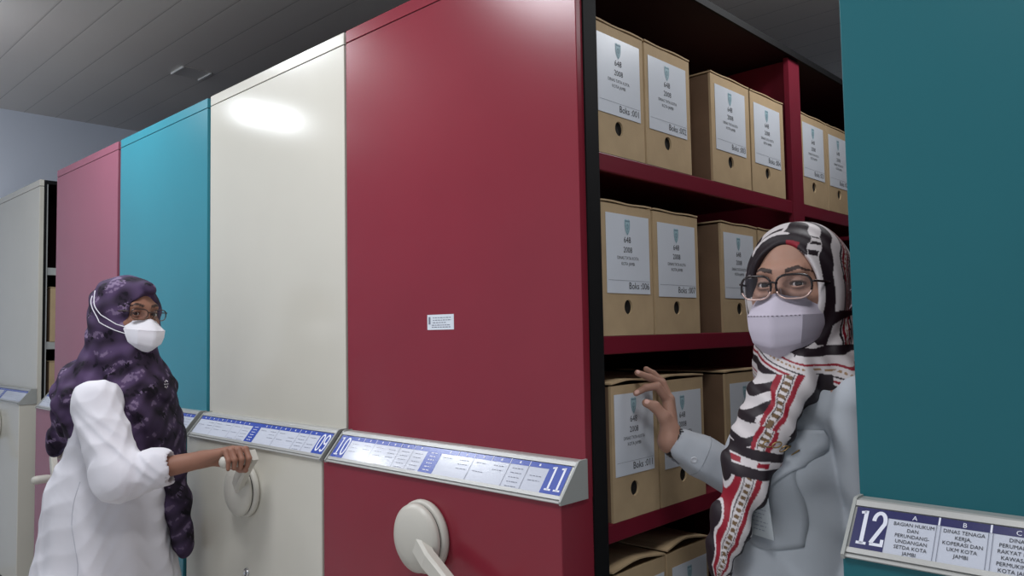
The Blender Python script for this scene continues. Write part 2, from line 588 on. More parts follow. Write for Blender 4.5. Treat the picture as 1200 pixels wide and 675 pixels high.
unit_red = make_unit('filing_cabinet', 'dark red filing cabinet numbered 10 and 11, open shelves of boxes on its right side', 0.0, RED, '10', '11', ang=math.radians(-24))
unit_cream = make_unit('filing_cabinet', 'cream filing cabinet numbered 09 whose crank the woman in white turns', -W - .003, CREAM, None, '09', ang=math.radians(38))
unit_teal = make_unit('filing_cabinet', 'teal filing cabinet between the cream and the rose ones, behind the woman in white', -2 * W - .02, TEAL, None, None, ang=math.radians(200))
unit_pink = make_unit('filing_cabinet', 'rose red filing cabinet behind the woman in white, left of the teal one', -3 * W - .045, PINK, None, None, ang=math.radians(-50))
unit_far = make_unit('filing_cabinet', 'cream filing cabinet standing apart at the far left edge, its side open', -3.679, CREAM, None, None, ang=math.radians(-70), sd=.012, lip=LIPGREY)
unit_near = make_unit('filing_cabinet', 'teal filing cabinet numbered 12 at the right, nearest the camera', .530 + W, TEAL_SHADED, '12', None, style='wide', ang=math.radians(-60))

# small inventory sticker on the red end panel
st = obj('inventory_sticker', B((-.491 + W / 2, -.394 + W / 2, -.0008, .0002, 1.3765, 1.4135)), PAPER, unit_red)
SM = Matrix.Translation((W / 2, -.0012, 0)) @ Matrix(((1, 0, 0, 0), (0, 0, -1, 0), (0, 1, 0, 0), (0, 0, 0, 1)))
bm = bmesh.new()
quad(bm, SM, -.486, -.479, 1.390, 1.408)
for k, (a, b) in enumerate(((-.470, -.402), (-.470, -.402), (-.470, -.420))):
    dashes(bm, SM, a, b, 1.405 - k * .006, 1, .0018)
for k in range(2):
    dashes(bm, SM, -.474, -.405, 1.387 - k * .005, 1, .0018)
obj('sticker_print', bm, GREYINK, st)

# ------------------------------------------------------------------ archive boxes
def ell_face(bm, x, w, h, cy, cz, ry, rz, n=24):
    """rectangular front (y in +-w/2, z 0..h) at x with an elliptical hole"""
    outer, inner = [], []
    for i in range(n):
        a = 2 * PI * (i + .5) / n
        c, s = math.cos(a), math.sin(a)
        inner.append(bm.verts.new((x, cy + ry * c, cz + rz * s)))
        ty = ((w / 2 - cy) / c if c > 0 else (-w / 2 - cy) / c) if abs(c) > 1e-6 else 1e9
        tz = ((h - cz) / s if s > 0 else (-cz) / s) if abs(s) > 1e-6 else 1e9
        t = min(ty, tz)
        outer.append([x, cy + t * c, cz + t * s])
    # snap the nearest outer points to the corners
    for cyy in (-w / 2, w / 2):
        for czz in (0, h):
            k = min(range(n), key=lambda i: (outer[i][1] - cyy) ** 2 + (outer[i][2] - czz) ** 2)
            outer[k] = [x, cyy, czz]
    outer = [bm.verts.new(p) for p in outer]
    for i in range(n):
        j = (i + 1) % n
        bm.faces.new((outer[i], outer[j], inner[j], inner[i]))
    back = [bm.verts.new((x - .005, v.co.y, v.co.z)) for v in inner]
    for i in range(n):
        j = (i + 1) % n
        bm.faces.new((inner[i], inner[j], back[j], back[i]))
    return back

def archive_box(xf, y0, y1, z, num, label, group, sh=(0, 0), lift=.0, d=.35, h=.297, plain=False):
    w = y1 - y0 - .004
    root = thing('archive_box', label, 'box', (xf, (y0 + y1) / 2, z), group)
    bm = bmesh.new()
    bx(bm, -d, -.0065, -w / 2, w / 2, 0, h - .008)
    obj('carton', bm, KRAFT_SHADED, root)
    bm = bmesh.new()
    hy = sh[0] - .004
    back = ell_face(bm, 0, w, h - .006, hy, .063, .0155, .0165)
    # returns of the front panel round the corners
    for s in (-1, 1):
        vs = [bm.verts.new(p) for p in ((0, s * w / 2, 0), (-.0064, s * w / 2, 0), (-.0064, s * w / 2, h - .006), (0, s * w / 2, h - .006))]
        bm.faces.new(vs)
    vs = [bm.verts.new(p) for p in ((0, -w / 2, h - .006), (0, w / 2, h - .006), (-.0064, w / 2, h - .006), (-.0064, -w / 2, h - .006))]
    bm.faces.new(vs)
    fp = obj('front_panel', bm, KRAFT, root)
    bm = bmesh.new()
    lathe(bm, [(.0175, 0), (0, .0)], Matrix.Translation((-.0055, hy, .063)) @ Matrix.Rotation(PI / 2, 4, 'Y'), seg=24, cap=False)
    obj('finger_hole', bm, HOLE, fp)
    # top flap, slightly open towards the front
    bm = bmesh.new()
    nx, ny = 2, 8
    top = []
    for i in range(nx + 1):
        row = []
        for j in range(ny + 1):
            fx = i / nx; fy = j / ny
            zz = h - .0035 + lift * fx * math.sin(PI * (fy * .9 + .1)) + .0012 * math.sin(fy * 9 + num)
            row.append((-d + (d + .002) * fx, -w / 2 + w * fy, zz))
        top.append(row)
    va = [[bm.verts.new(p) for p in r] for r in top]
    vb = [[bm.verts.new((p[0], p[1], p[2] + .0035)) for p in r] for r in top]
    for i in range(nx):
        for j in range(ny):
            bm.faces.new((va[i][j], va[i][j + 1], va[i + 1][j + 1], va[i + 1][j]))
            bm.faces.new((vb[i][j], vb[i + 1][j], vb[i + 1][j + 1], vb[i][j + 1]))
    for j in range(ny):
        bm.faces.new((va[nx][j], va[nx][j + 1], vb[nx][j + 1], vb[nx][j]))
        bm.faces.new((va[0][j], vb[0][j], vb[0][j + 1], va[0][j + 1]))
    for i in range(nx):
        for jj in (0, ny):
            bm.faces.new((va[i][jj], va[i + 1][jj], vb[i + 1][jj], vb[i][jj]))
    obj('top_flap', bm, KRAFT, root)
    if plain:
        return root
    # paper label: local u = +y, v = +z, normal +x
    M = Matrix.Translation((.0006, sh[0], sh[1])) @ Matrix(((0, 0, 1, 0), (1, 0, 0, 0), (0, 1, 0, 0), (0, 0, 0, 1))) @ Matrix.Rotation(sh[2] if len(sh) > 2 else 0, 4, 'Z')
    lw = min(.17, w * .84)
    bm = bmesh.new()
    slab(bm, M, -lw / 2, lw / 2, .091, .268, 0, .0006)
    lab = obj('paper_label', bm, PAPER, root)
    T = M @ Matrix.Translation((0, 0, .0010))
    bm = bmesh.new()
    def put(s, size, y, x=0, al='CENTER', wd=1.0):
        text(bm, s, size, T @ Matrix.Translation((x, y, 0)), al, wd)
    put('648', .0195, .205, -.004, wd=.95)
    put('2008', .0180, .183, -.003, wd=.95)
    put('DINAS TATA KOTA', .0102, .167, -.003, wd=.92)
    put('KOTA JAMBI', .0102, .154, -.003, wd=.92)
    put('Boks :%03d' % num, .0215, .1015, lw / 2 - .004, 'RIGHT', .95)
    obj('label_text', bm, INK, lab)
    bm = bmesh.new()
    quad(bm, T, -lw / 2 + .005, lw / 2 - .003, .1195, .1201)
    obj('label_rule', bm, GREYINK, lab)
    # shield emblem
    bm = bmesh.new()
    sx, sy = -.003, .222
    def shield(sc, M2):
        pts = [(-1, 1.0), (-.5, 1.12), (0, 1.0), (.5, 1.12), (1, 1.0), (.98, .1), (.7, -.6), (0, -1.15), (-.7, -.6), (-.98, .1)]
        bm.faces.new([bm.verts.new(M2 @ Vector((sx + p[0] * .0105 * sc, sy + .018 + p[1] * .0165 * sc, 0))) for p in pts])
    shield(1, T)
    em = obj('emblem', bm, CREST, lab)
    bm = bmesh.new()
    T2 = T @ Matrix.Translation((0, 0, .0003))
    quad(bm, T2, sx - .0095, sx + .0095, sy + .030, sy + .0335)
    for s in (-1, 1):
        ribbon(bm, T2, [(sx + s * .0085, sy + .029), (sx + s * .008, sy + .016), (sx, sy + .002)], .0016)
    ribbon(bm, T2, [(sx + .0042 * math.cos(a), sy + .019 + .0052 * math.sin(a)) for a in np.linspace(0, 2 * PI, 12, endpoint=False)], .0016, True)
    ribbon(bm, T2, [(sx, sy + .026), (sx, sy + .008)], .0018)
    obj('emblem_lines', bm, CREST2, lab)
    return root

XB = -.018
G1 = 'archive boxes on the red cabinet shelves'
boxes = [
    (0, .072, .270, 1, 'brown archive box with white label 001, leftmost on the top shelf', (0, 0), 0),
    (0, .274, .480, 2, 'brown archive box with white label 002, second on the top shelf', (-.003, -.004), 0),
    (0, .585, .806, 3, 'brown archive box labelled 003 on the top shelf, its dark side showing beside a gap', (-.003, -.002), 0),
    (0, .811, 1.032, 4, 'brown archive box labelled 004 on the top shelf, just left of the red upright', (-.004, -.006), 0),
    (0, 1.160, 1.362, 21, 'brown archive box on the top shelf, just right of the red upright', (-.006, 0), 0),
    (0, 1.368, 1.575, 22, 'brown archive box on the top shelf, partly cut off by the teal cabinet', (-.002, -.004), 0),
    (1, .084, .286, 6, 'brown archive box labelled 006, leftmost on the second shelf', (.004, .002), 0),
    (1, .291, .497, 7, 'brown archive box labelled 007 on the second shelf, left of the gap', (0, -.002), 0),
    (1, .614, .826, 8, 'brown archive box on the second shelf just left of the masked face in glasses', (-.006, 0), 0),
    (1, .832, 1.036, 9, 'brown archive box on the second shelf, mostly hidden behind the patterned headscarf', (0, 0), 0),
    (2, .108, .290, 11, 'brown archive box on the third shelf that the raised hand touches', (-.004, .004), .006),
    (2, .294, .500, 12, 'brown archive box on the third shelf, right behind the raised hand', (.002, -.006), .006),
    (2, .612, .850, 13, 'brown archive box on the third shelf behind the hanging scarf end', (-.010, -.004), .003),
    (3, .098, .305, 16, 'brown archive box low on the bottom visible shelf, nearest its left end', (.01, -.012), .012),
    (3, .310, .500, 17, 'brown archive box on the lowest visible shelf behind the scarf tip', (.005, -.012), .016),
]
for r, a, b, n, lb, sh, lift in boxes:
    archive_box(XB, a, b, ROWS[r], n, lb, G1, sh, lift)
# boxes seen in the gap beside the far cream cabinet
for (z, lb) in ((ROWS[1], 'brown box glimpsed in the far cream cabinet, upper of the two'), (ROWS[2], 'brown box glimpsed in the far cream cabinet, lower of the two')):
    archive_box(-3.679 - .016, .060, .29, z, 3, lb, 'boxes in the far cabinet', (0, 0), plain=True)

# ------------------------------------------------------------------ signed distance bodies
class Field:
    def __init__(self, xs, ys, zs):
        self.ax = [np.asarray(a, dtype=np.float32) for a in (xs, ys, zs)]
        self.F = np.full([len(a) for a in self.ax], 0.2, dtype=np.float32)

    def _sl(self, lo, hi):
        s = []
        for a, l, h in zip(self.ax, lo, hi):
            i0 = max(0, int(np.searchsorted(a, l)) - 1); i1 = min(len(a), int(np.searchsorted(a, h)) + 1)
            if i1 <= i0: return None
            s.append(slice(i0, i1))
        return tuple(s)

    def _grid(self, s):
        return (self.ax[0][s[0]][:, None, None], self.ax[1][s[1]][None, :, None], self.ax[2][s[2]][None, None, :])

    def apply(self, fn, lo, hi, k=.02, op='add'):
        m = k + .012
        s = self._sl([v - m for v in lo], [v + m for v in hi])
        if s is None: return
        d = fn(*self._grid(s)).astype(np.float32)
        f = self.F[s]
        if op == 'add':
            h = np.maximum(k - np.abs(f - d), 0) / max(k, 1e-6)
            self.F[s] = np.minimum(f, d) - h * h * k * .25
        else:
            d = -d
            h = np.maximum(k - np.abs(f - d), 0) / max(k, 1e-6)
            self.F[s] = np.maximum(f, d) + h * h * k * .25

    def ell(self, c, r, R=None, k=.02, op='add'):
        c = np.asarray(c, float); r = np.asarray(r, float)
        R_ = np.eye(3) if R is None else np.asarray(R, float)
        ext = np.sqrt(((R_ * r[None, :]) ** 2).sum(1))
        def fn(X, Y, Z):
            dx, dy, dz = X - c[0], Y - c[1], Z - c[2]
            q = [(R_[0, i] * dx + R_[1, i] * dy + R_[2, i] * dz) for i in range(3)]
            k0 = np.sqrt(sum((q[i] / r[i]) ** 2 for i in range(3)))
            k1 = np.sqrt(sum((q[i] / r[i] ** 2) ** 2 for i in range(3))) + 1e-9
            return k0 * (k0 - 1) / k1
        self.apply(fn, c - ext, c + ext, k, op)

    def cap(self, a, b, ra, rb, k=.02, op='add', flat=None):
        a = np.asarray(a, float); b = np.asarray(b, float)
        ba = b - a; L2 = float(ba @ ba) + 1e-12
        m = max(ra, rb)
        def fn(X, Y, Z):
            dx, dy, dz = X - a[0], Y - a[1], Z - a[2]
            h = np.clip((dx * ba[0] + dy * ba[1] + dz * ba[2]) / L2, 0, 1)
            ex, ey, ez = dx - ba[0] * h, dy - ba[1] * h, dz - ba[2] * h
            if flat is not None:
                n, s = flat
                t = (ex * n[0] + ey * n[1] + ez * n[2]) * (s - 1)
                ex, ey, ez = ex + n[0] * t, ey + n[1] * t, ez + n[2] * t
                return (np.sqrt(ex * ex + ey * ey + ez * ez) - (ra + (rb - ra) * h)) / (1 + (s - 1) * .5)
            return np.sqrt(ex * ex + ey * ey + ez * ez) - (ra + (rb - ra) * h)
        self.apply(fn, np.minimum(a, b) - m, np.maximum(a, b) + m, k, op)

    def chain(self, pts, rs, k=.015, op='add', flat=None):
        for i in range(len(pts) - 1):
            self.cap(pts[i], pts[i + 1], rs[i], rs[i + 1], k, op, flat)

    def disp(self, fn, lo=None, hi=None):
        lo = lo or [a[0] for a in self.ax]; hi = hi or [a[-1] for a in self.ax]
        s = self._sl(lo, hi)
        self.F[s] += fn(*self._grid(s)).astype(np.float32)

    def cut_below(self, z):
        Z = self.ax[2][None, None, :]
        self.F = np.maximum(self.F, z - Z)

    def mesh(self, name, base):
        F = self.F
        ins = F < 0
        c = np.zeros([n - 1 for n in F.shape], dtype=np.int8)
        for i in (0, 1):
            for j in (0, 1):
                for k in (0, 1):
                    c += ins[i:F.shape[0] - 1 + i, j:F.shape[1] - 1 + j, k:F.shape[2] - 1 + k]
        act = np.argwhere((c > 0) & (c < 8))
        del c
        I, J, K = act.T
        V = np.stack([F[I + i, J + j, K + k] for i in (0, 1) for j in (0, 1) for k in (0, 1)], 1)
        corners = np.array([(i, j, k) for i in (0, 1) for j in (0, 1) for k in (0, 1)], float)
        acc = np.zeros((len(act), 3)); cnt = np.zeros(len(act))
        for p in range(8):
            for q in range(p + 1, 8):
                if np.abs(corners[p] - corners[q]).sum() != 1: continue
                a, b = V[:, p], V[:, q]
                mk = (a < 0) != (b < 0)
                t = np.where(mk, a / np.where(mk, a - b, 1), 0)
                acc += mk[:, None] * (corners[p] + t[:, None] * (corners[q] - corners[p]))
                cnt += mk
        loc = acc / cnt[:, None]
        co = np.empty((len(act), 3))
        for d in range(3):
            A = self.ax[d].astype(float)
            co[:, d] = A[act[:, d]] + loc[:, d] * (A[act[:, d] + 1] - A[act[:, d]])
        idm = np.full([n - 1 for n in F.shape], -1, dtype=np.int32)
        idm[I, J, K] = np.arange(len(act))
        quads = []
        for d in range(3):
            s0 = [slice(None)] * 3; s1 = [slice(None)] * 3
            s0[d] = slice(0, -1); s1[d] = slice(1, None)
            a, b = ins[tuple(s0)], ins[tuple(s1)]
            e = np.argwhere(a != b)
            u, v = (d + 1) % 3, (d + 2) % 3
            ok = (e[:, u] > 0) & (e[:, v] > 0) & (e[:, u] < F.shape[u] - 1) & (e[:, v] < F.shape[v] - 1)
            e = e[ok]
            q = []
            for du, dv in ((-1, -1), (0, -1), (0, 0), (-1, 0)):
                ee = e.copy(); ee[:, u] += du; ee[:, v] += dv
                q.append(idm[ee[:, 0], ee[:, 1], ee[:, 2]])
            q = np.stack(q, 1)
            fl = ~ins[e[:, 0], e[:, 1], e[:, 2]]
            q[fl] = q[fl][:, ::-1]
            quads.append(q)
        q = np.concatenate(quads)
        q = q[(q >= 0).all(1)]
        me = bpy.data.meshes.new(name)
        me.vertices.add(len(co)); me.loops.add(q.size); me.polygons.add(len(q))
        me.vertices.foreach_set('co', (co - np.asarray(base)).astype(np.float32).ravel())
        me.loops.foreach_set('vertex_index', q.astype(np.int32).ravel())
        me.polygons.foreach_set('loop_start', np.arange(0, q.size, 4, dtype=np.int32))
        me.polygons.foreach_set('use_smooth', np.ones(len(q), dtype=bool))
        me.update(calc_edges=True)
        me.validate()
        return me, co

def tint(me, rgb):
    a = me.color_attributes.new('tint', 'FLOAT_COLOR', 'POINT')
    d = np.ones((len(rgb), 4), dtype=np.float32)
    d[:, :3] = rgb
    a.data.foreach_set('color', d.ravel())

def noise3(P, f, seed):
    """cheap smooth pseudo noise at points"""
    rng = np.random.RandomState(seed)
    out = np.zeros(len(P))
    for _ in range(6):
        w = rng.normal(size=3); w /= np.linalg.norm(w)
        out += np.sin((P @ w) * f * rng.uniform(.6, 1.6) + rng.uniform(0, 6.28))
    return out / 6 * 1.6

def rotz(a): return np.array([[math.cos(a), -math.sin(a), 0], [math.sin(a), math.cos(a), 0], [0, 0, 1]])
def rotx(a): return np.array([[1, 0, 0], [0, math.cos(a), -math.sin(a)], [0, math.sin(a), math.cos(a)]])
def roty(a): return np.array([[math.cos(a), 0, math.sin(a)], [0, 1, 0], [-math.sin(a), 0, math.cos(a)]])

def frame_face(theta, pitch=0, roll=0):
    """rotation whose local -y looks along world angle theta; roll tips the crown towards local +x"""
    return rotz(theta + PI / 2) @ rotx(pitch) @ roty(roll)

def axis(*segs):
    """rectilinear axis from (start, stop, step) runs"""
    out = []
    for a, b, s in segs:
        n = max(1, int(round((b - a) / s)))
        out.extend(list(a + (b - a) * np.arange(n) / n))
    out.append(segs[-1][1])
    return out

def head(F, c, R):
    def P(x, y, z): return c + R @ np.array([x, y, z])
    E = lambda p, r, k=.02, op='add': F.ell(P(*p), r, R, k, op)
    C = lambda a, b, ra, rb, k=.015, op='add': F.cap(P(*a), P(*b), ra, rb, k, op)
    E((0, .015, .03), (.074, .092, .083))
    E((0, -.022, -.025), (.064, .066, .088), .03)
    E((0, -.052, -.092), (.026, .026, .022), .04)
    for s in (-1, 1):
        E((s * .038, -.058, -.034), (.026, .024, .022), .03)
        E((s * .076, .012, -.012), (.008, .018, .03), .008)
        C((s * .055, .0, -.06), (s * .028, -.05, -.095), .02, .018, .03)
    C((-.034, -.080, .019), (.034, -.080, .019), .010, .010, .02)
    for s in (-1, 1):
        E((s * .031, -.099, -.003), (.017, .016, .014), .014, 'sub')
        E((s * .031, -.0755, -.003), (.0145, .0145, .0140), .006)
        E((s * .031, -.091, -.0035), (.0125, .013, .0038), .002, 'sub')
    C((0, -.086, .004), (0, -.106, -.036), .0065, .0105, .014)
    for s in (-1, 1):
        E((s * .012, -.096, -.041), (.009, .011, .008), .008)
    C((-.018, -.084, -.066), (.018, -.084, -.066), .006, .006, .012)
    C((-.015, -.083, -.074), (.015, -.083, -.074), .006, .006, .010)
    C((0, .025, -.07), (0, .04, -.20), .050, .052, .03)

def skin_tint(co, c, R, base, seed):
    q = (co - c) @ R
    rgb = np.tile(np.array(lin(base)), (len(co), 1))
    n = noise3(co, 60, seed)
    rgb *= (1 + .05 * n)[:, None]
    front = q[:, 1] < -.06
    # eyebrows
    ax_ = np.abs(q[:, 0])
    yb = .0205 + .006 * np.clip((ax_ - .012) / .022, 0, 1) - .010 * np.clip((ax_ - .036) / .018, 0, 1)
    th = .0042 * np.clip((.058 - ax_) / .03, .35, 1)
    br = front & (ax_ > .012) & (ax_ < .055) & (np.abs(q[:, 2] - yb) < th)
    rgb[br] = np.array(lin((58, 42, 38)))
    # lash line
    for s in (-1, 1):
        d = ((q[:, 0] - s * .031) / .0145) ** 2 + ((q[:, 2] + .0028) / .0068) ** 2
        ln = front & (d < 1.0) & (q[:, 2] > -.006)
        rgb[ln] = rgb[ln] * .25
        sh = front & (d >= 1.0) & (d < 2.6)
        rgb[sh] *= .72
    lips = front & (np.abs(q[:, 0]) < .024) & (np.abs(q[:, 2] + .070) < .009)
    rgb[lips] = np.array(lin((150, 80, 78)))
    return rgb

SKIN_MAT = attr_mat('skin', .55, .35, .05, 500, sss=.08)
EYEWHITE = mat('eye white', (196, 188, 184), .2)
IRIS = mat('dark iris', (30, 20, 16), .12)

def mloc(v, base): return Vector(np.asarray(v) - np.asarray(base))

def eyes(root, c, R, base, look=(0, 0)):
    for s in (-1, 1):
        ctr = c + R @ np.array([s * .031, -.0748, -.003])
        Mw = Matrix.Translation(mloc(ctr, base)) @ Matrix(R @ rotz(look[0]) @ rotx(look[1])).to_4x4() @ Matrix.Rotation(PI / 2, 4, 'X')
        bm = bmesh.new()
        bmesh.ops.create_uvsphere(bm, u_segments=20, v_segments=14, radius=.0128)
        bmesh.ops.transform(bm, matrix=Mw, verts=bm.verts[:])
        e = obj('eye', bm, EYEWHITE, root, smooth=True)
        bm = bmesh.new()
        lathe(bm, [(.0064, .0114), (.0045, .0124), (.0022, .0130), (0, .0132)], Mw, seg=20, cap=False)
        obj('iris', bm, IRIS, e, smooth=True)

def loft(rows, n):
    """rows: list of (list of points) already sampled with equal counts -> bmesh"""
    bm = bmesh.new()
    V = [[bm.verts.new(p) for p in r] for r in rows]
    for i in range(len(V) - 1):
        for j in range(len(V[0]) - 1):
            bm.faces.new((V[i][j], V[i][j + 1], V[i + 1][j + 1], V[i + 1][j]))
    return bm

def mask(root, c, R, base, m, seam_m=None, strap=None, sc=1.0):
    """folded boat shaped respirator in head space"""
    n = 28
    def row(zc, yc, xs, ys, zs, knee, peak=0):
        out = []
        for i in range(n + 1):
            t = -1 + 2 * i / n
            a = abs(t)
            x = xs * (math.sin(t * PI / 2 * .96) / math.sin(PI / 2 * .96))
            g = a ** 1.4
            if knee:
                g2 = .16 * a / .5 if a < .5 else .16 + .84 * ((a - .5) / .5) ** .95
                g = g * (1 - knee) + g2 * knee
            y = yc + (ys - yc) * g
            z = zc + (zs - zc) * a ** 1.5 + peak * max(0, 1 - a * 5)
            out.append(np.array([x, y, z]))
        return out
    keys = [row(-.025, -.110, .066, -.038, -.042, 0, .004),
            row(-.041, -.124, .070, -.034, -.049, .3, .0),
            row(-.057, -.136, .072, -.030, -.057, .8, 0),
            row(-.059, -.137, .072, -.030, -.058, 1, 0),
            row(-.087, -.138, .069, -.028, -.074, 1, 0),
            row(-.113, -.133, .062, -.030, -.092, 1, 0),
            row(-.116, -.131, .061, -.030, -.094, .9, 0),
            row(-.133, -.112, .051, -.034, -.114, .5, 0),
            row(-.144, -.088, .040, -.038, -.128, .1, 0)]
    rows, tags = [], []
    for q, (a, b) in enumerate(zip(keys[:-1], keys[1:])):
        for k in range(3):
            rows.append([p + (r - p) * k / 3 for p, r in zip(a, b)]); tags.append(q + k / 3)
    rows.append(keys[-1]); tags.append(8)
    piv = np.array([0, -.05, -.030])
    sv = np.array([.5 + .5 * sc, 1.0, sc])
    tr = lambda p: mloc(c + R @ (piv + (np.asarray(p) - piv) * sv + np.array([0, 0, (1 - sc) * .03])), base)
    bm = loft([[tr(p) for p in r] for r in rows], n)
    bm.verts.ensure_lookup_table()
    def vi(r, j): return bm.verts[r * (n + 1) + j]
    sharp = []
    for r in range(len(rows) - 1):
        if 3 <= tags[r] < 6:
            for j in (n // 4, n - n // 4): sharp.append((vi(r, j), vi(r + 1, j)))
    for r, tg in enumerate(tags):
        if tg in (3, 6):
            for j in range(n): sharp.append((vi(r, j), vi(r, j + 1)))
    for p, q in sharp:
        e = bm.edges.get((p, q))
        if e: e.smooth = False
    mk = obj('face_mask', bm, m, root, smooth=True)
    sm = mk.modifiers.new('thick', 'SOLIDIFY'); sm.thickness = .0018; sm.offset = 1
    bm = bmesh.new()
    for i in range(1, n - 1):
        a = keys[3][i] + np.array([0, -.0024, 0]); b = keys[3][i + 1] + np.array([0, -.0024, 0])
        tube(bm, [tr(a * .8 + b * .2), tr(a * .3 + b * .7)], .0007, 5)
    obj('mask_seam', bm, seam_m or m, mk)
    bm = bmesh.new()
    tube(bm, [tr(keys[0][i] + np.array([0, -.0015, .001])) for i in range(n + 1)], .0013, 6)
    tube(bm, [tr(keys[-1][i] + np.array([0, -.0015, 0])) for i in range(n + 1)], .0013, 6)
    obj('mask_edge', bm, m, mk, smooth=True)
    if strap:
        bm = bmesh.new()
        for pts in strap:
            tube(bm, [mloc(c + R @ np.array(p), base) for p in pts], .0015, 6)
        obj('mask_strap', bm, m, mk, smooth=True)
    return mk

def lens_mat():
    m = bpy.data.materials.new('clear lens')
    m.use_nodes = True
    nt = m.node_tree
    nt.nodes.remove(nt.nodes['Principled BSDF'])
    t = nt.nodes.new('ShaderNodeBsdfTransparent'); t.inputs[0].default_value = (.93, .93, .95, 1)
    g = nt.nodes.new('ShaderNodeBsdfGlossy'); g.inputs['Roughness'].default_value = .03
    f = nt.nodes.new('ShaderNodeFresnel'); f.inputs['IOR'].default_value = 1.45
    mx = nt.nodes.new('ShaderNodeMixShader')
    nt.links.new(f.outputs[0], mx.inputs[0]); nt.links.new(t.outputs[0], mx.inputs[1]); nt.links.new(g.outputs[0], mx.inputs[2])
    nt.links.new(mx.outputs[0], nt.nodes['Material Output'].inputs[0])
    return m
LENS = lens_mat()

def glasses(root, c, R, base, upper, lower, lw=.0285, lh=.0205, rim=.0018, y0=-.113, z0=-.006):
    tr = lambda p: mloc(c + R @ np.array(p), base)
    root_g = None
    def outline(s):
        pts = []
        for i in range(28):
            a = 2 * PI * i / 28
            ca, sa = math.cos(a), math.sin(a)
            x = lw * math.copysign(abs(ca) ** .62, ca); z = lh * math.copysign(abs(sa) ** .72, sa)
            if sa < 0: x *= (1 - .10 * abs(sa))
            X = s * .0345 + x
            pts.append((X, y0 + 2.6 * X * X, z0 + z, sa))
        return pts
    bm = bmesh.new()
    for s in (-1, 1):
        o = outline(s)
        up = [p for p in o if p[3] > -.35]
        st_ = next(i for i in range(28) if o[i][3] <= -.35 and o[(i + 1) % 28][3] > -.35)
        seq = [o[(st_ + 1 + i) % 28] for i in range(len(up))]
        tube(bm, [tr(p[:3]) for p in seq], rim * 1.25, 8)
    tube(bm, [tr((-.008, y0 - .001, z0 + .006)), tr((0, y0 - .004, z0 + .009)), tr((.008, y0 - .001, z0 + .006))], rim * 1.2, 8)
    for s in (-1, 1):
        tube(bm, [tr((s * .063, y0 + .010, z0 + .008)), tr((s * .070, y0 + .018, z0 + .008)), tr((s * .077, y0 + .06, z0 + .006)), tr((s * .079, -.005, z0 + .002))], rim * 1.2, 8)
    fr = obj('eyeglasses', bm, upper, root, smooth=True)
    bm = bmesh.new()
    for s in (-1, 1):
        o = outline(s)
        st_ = next(i for i in range(28) if o[i][3] > -.35 and o[(i + 1) % 28][3] <= -.35)
        n = sum(1 for p in o if p[3] <= -.35)
        tube(bm, [tr(o[(st_ + i) % 28][:3]) for i in range(n + 2)], rim, 8)
        tube(bm, [tr((s * .012, y0 + .002, z0 - .004)), tr((s * .0105, y0 + .008, z0 - .012))], rim * .8, 6)
    obj('lower_rim', bm, lower, fr, smooth=True)
    for s in (-1, 1):
        bm = bmesh.new()
        bm.faces.new([bm.verts.new(tr(p[:3])) for p in outline(s)])
        obj('lens', bm, LENS, fr)

def hand(F, wrist, palm, fingers, thumb, rf=.0072, rw=.023):
    """palm: list of the four finger root points (index..little); each finger a list of three more points"""
    wrist = np.asarray(wrist, float)
    for i, (root_, f) in enumerate(zip(palm, fingers)):
        root_ = np.asarray(root_, float)
        w = wrist + (root_ - np.mean(palm, 0)) * .45
        F.cap(w, root_, .0195, .0128, .010)
        sc = (1, 1.03, .98, .86)[i]
        pts = [root_] + [np.asarray(p, float) for p in f]
        F.chain(pts, [rf * 1.22 * sc, rf * 1.05 * sc, rf * .95 * sc, rf * .78 * sc], .003)
    t = [np.asarray(p, float) for p in thumb]
    F.chain([wrist] + t, [.020, .0195, .0135, .0112, .0088][:len(t) + 1], .006)

def bvh_of(me):
    return BVHTree.FromPolygons([v.co.copy() for v in me.vertices], [tuple(p.vertices) for p in me.polygons])

def drape(bvh, o, u, v, n, pts, off, base):
    """drop points (a,b) of the plane o+a*u+b*v onto a mesh along -n"""
    out = []
    for a, b in pts:
        p = Vector(o + a * u + b * v + .3 * n) - Vector(base)
        hit = bvh.ray_cast(p, Vector(-n))
        out.append((hit[0] + Vector(n) * off) if hit[0] is not None else (p - Vector(n) * .3))
    return out

# ------------------------------------------------------------------ woman in the patterned headscarf (in the aisle)
def bodyframe(theta):
    f = np.array([math.cos(theta), math.sin(theta), 0]); l = np.array([-f[1], f[0], 0])
    return f, l, np.stack([l, -f, np.array([0, 0, 1.0])], 1)     # columns: left, back, up

WHITE_T, BLACK_T, RED_T, GOLD_T = [np.array(lin(c)) for c in ((206, 199, 200), (34, 24, 31), (140, 20, 40), (150, 118, 84))]

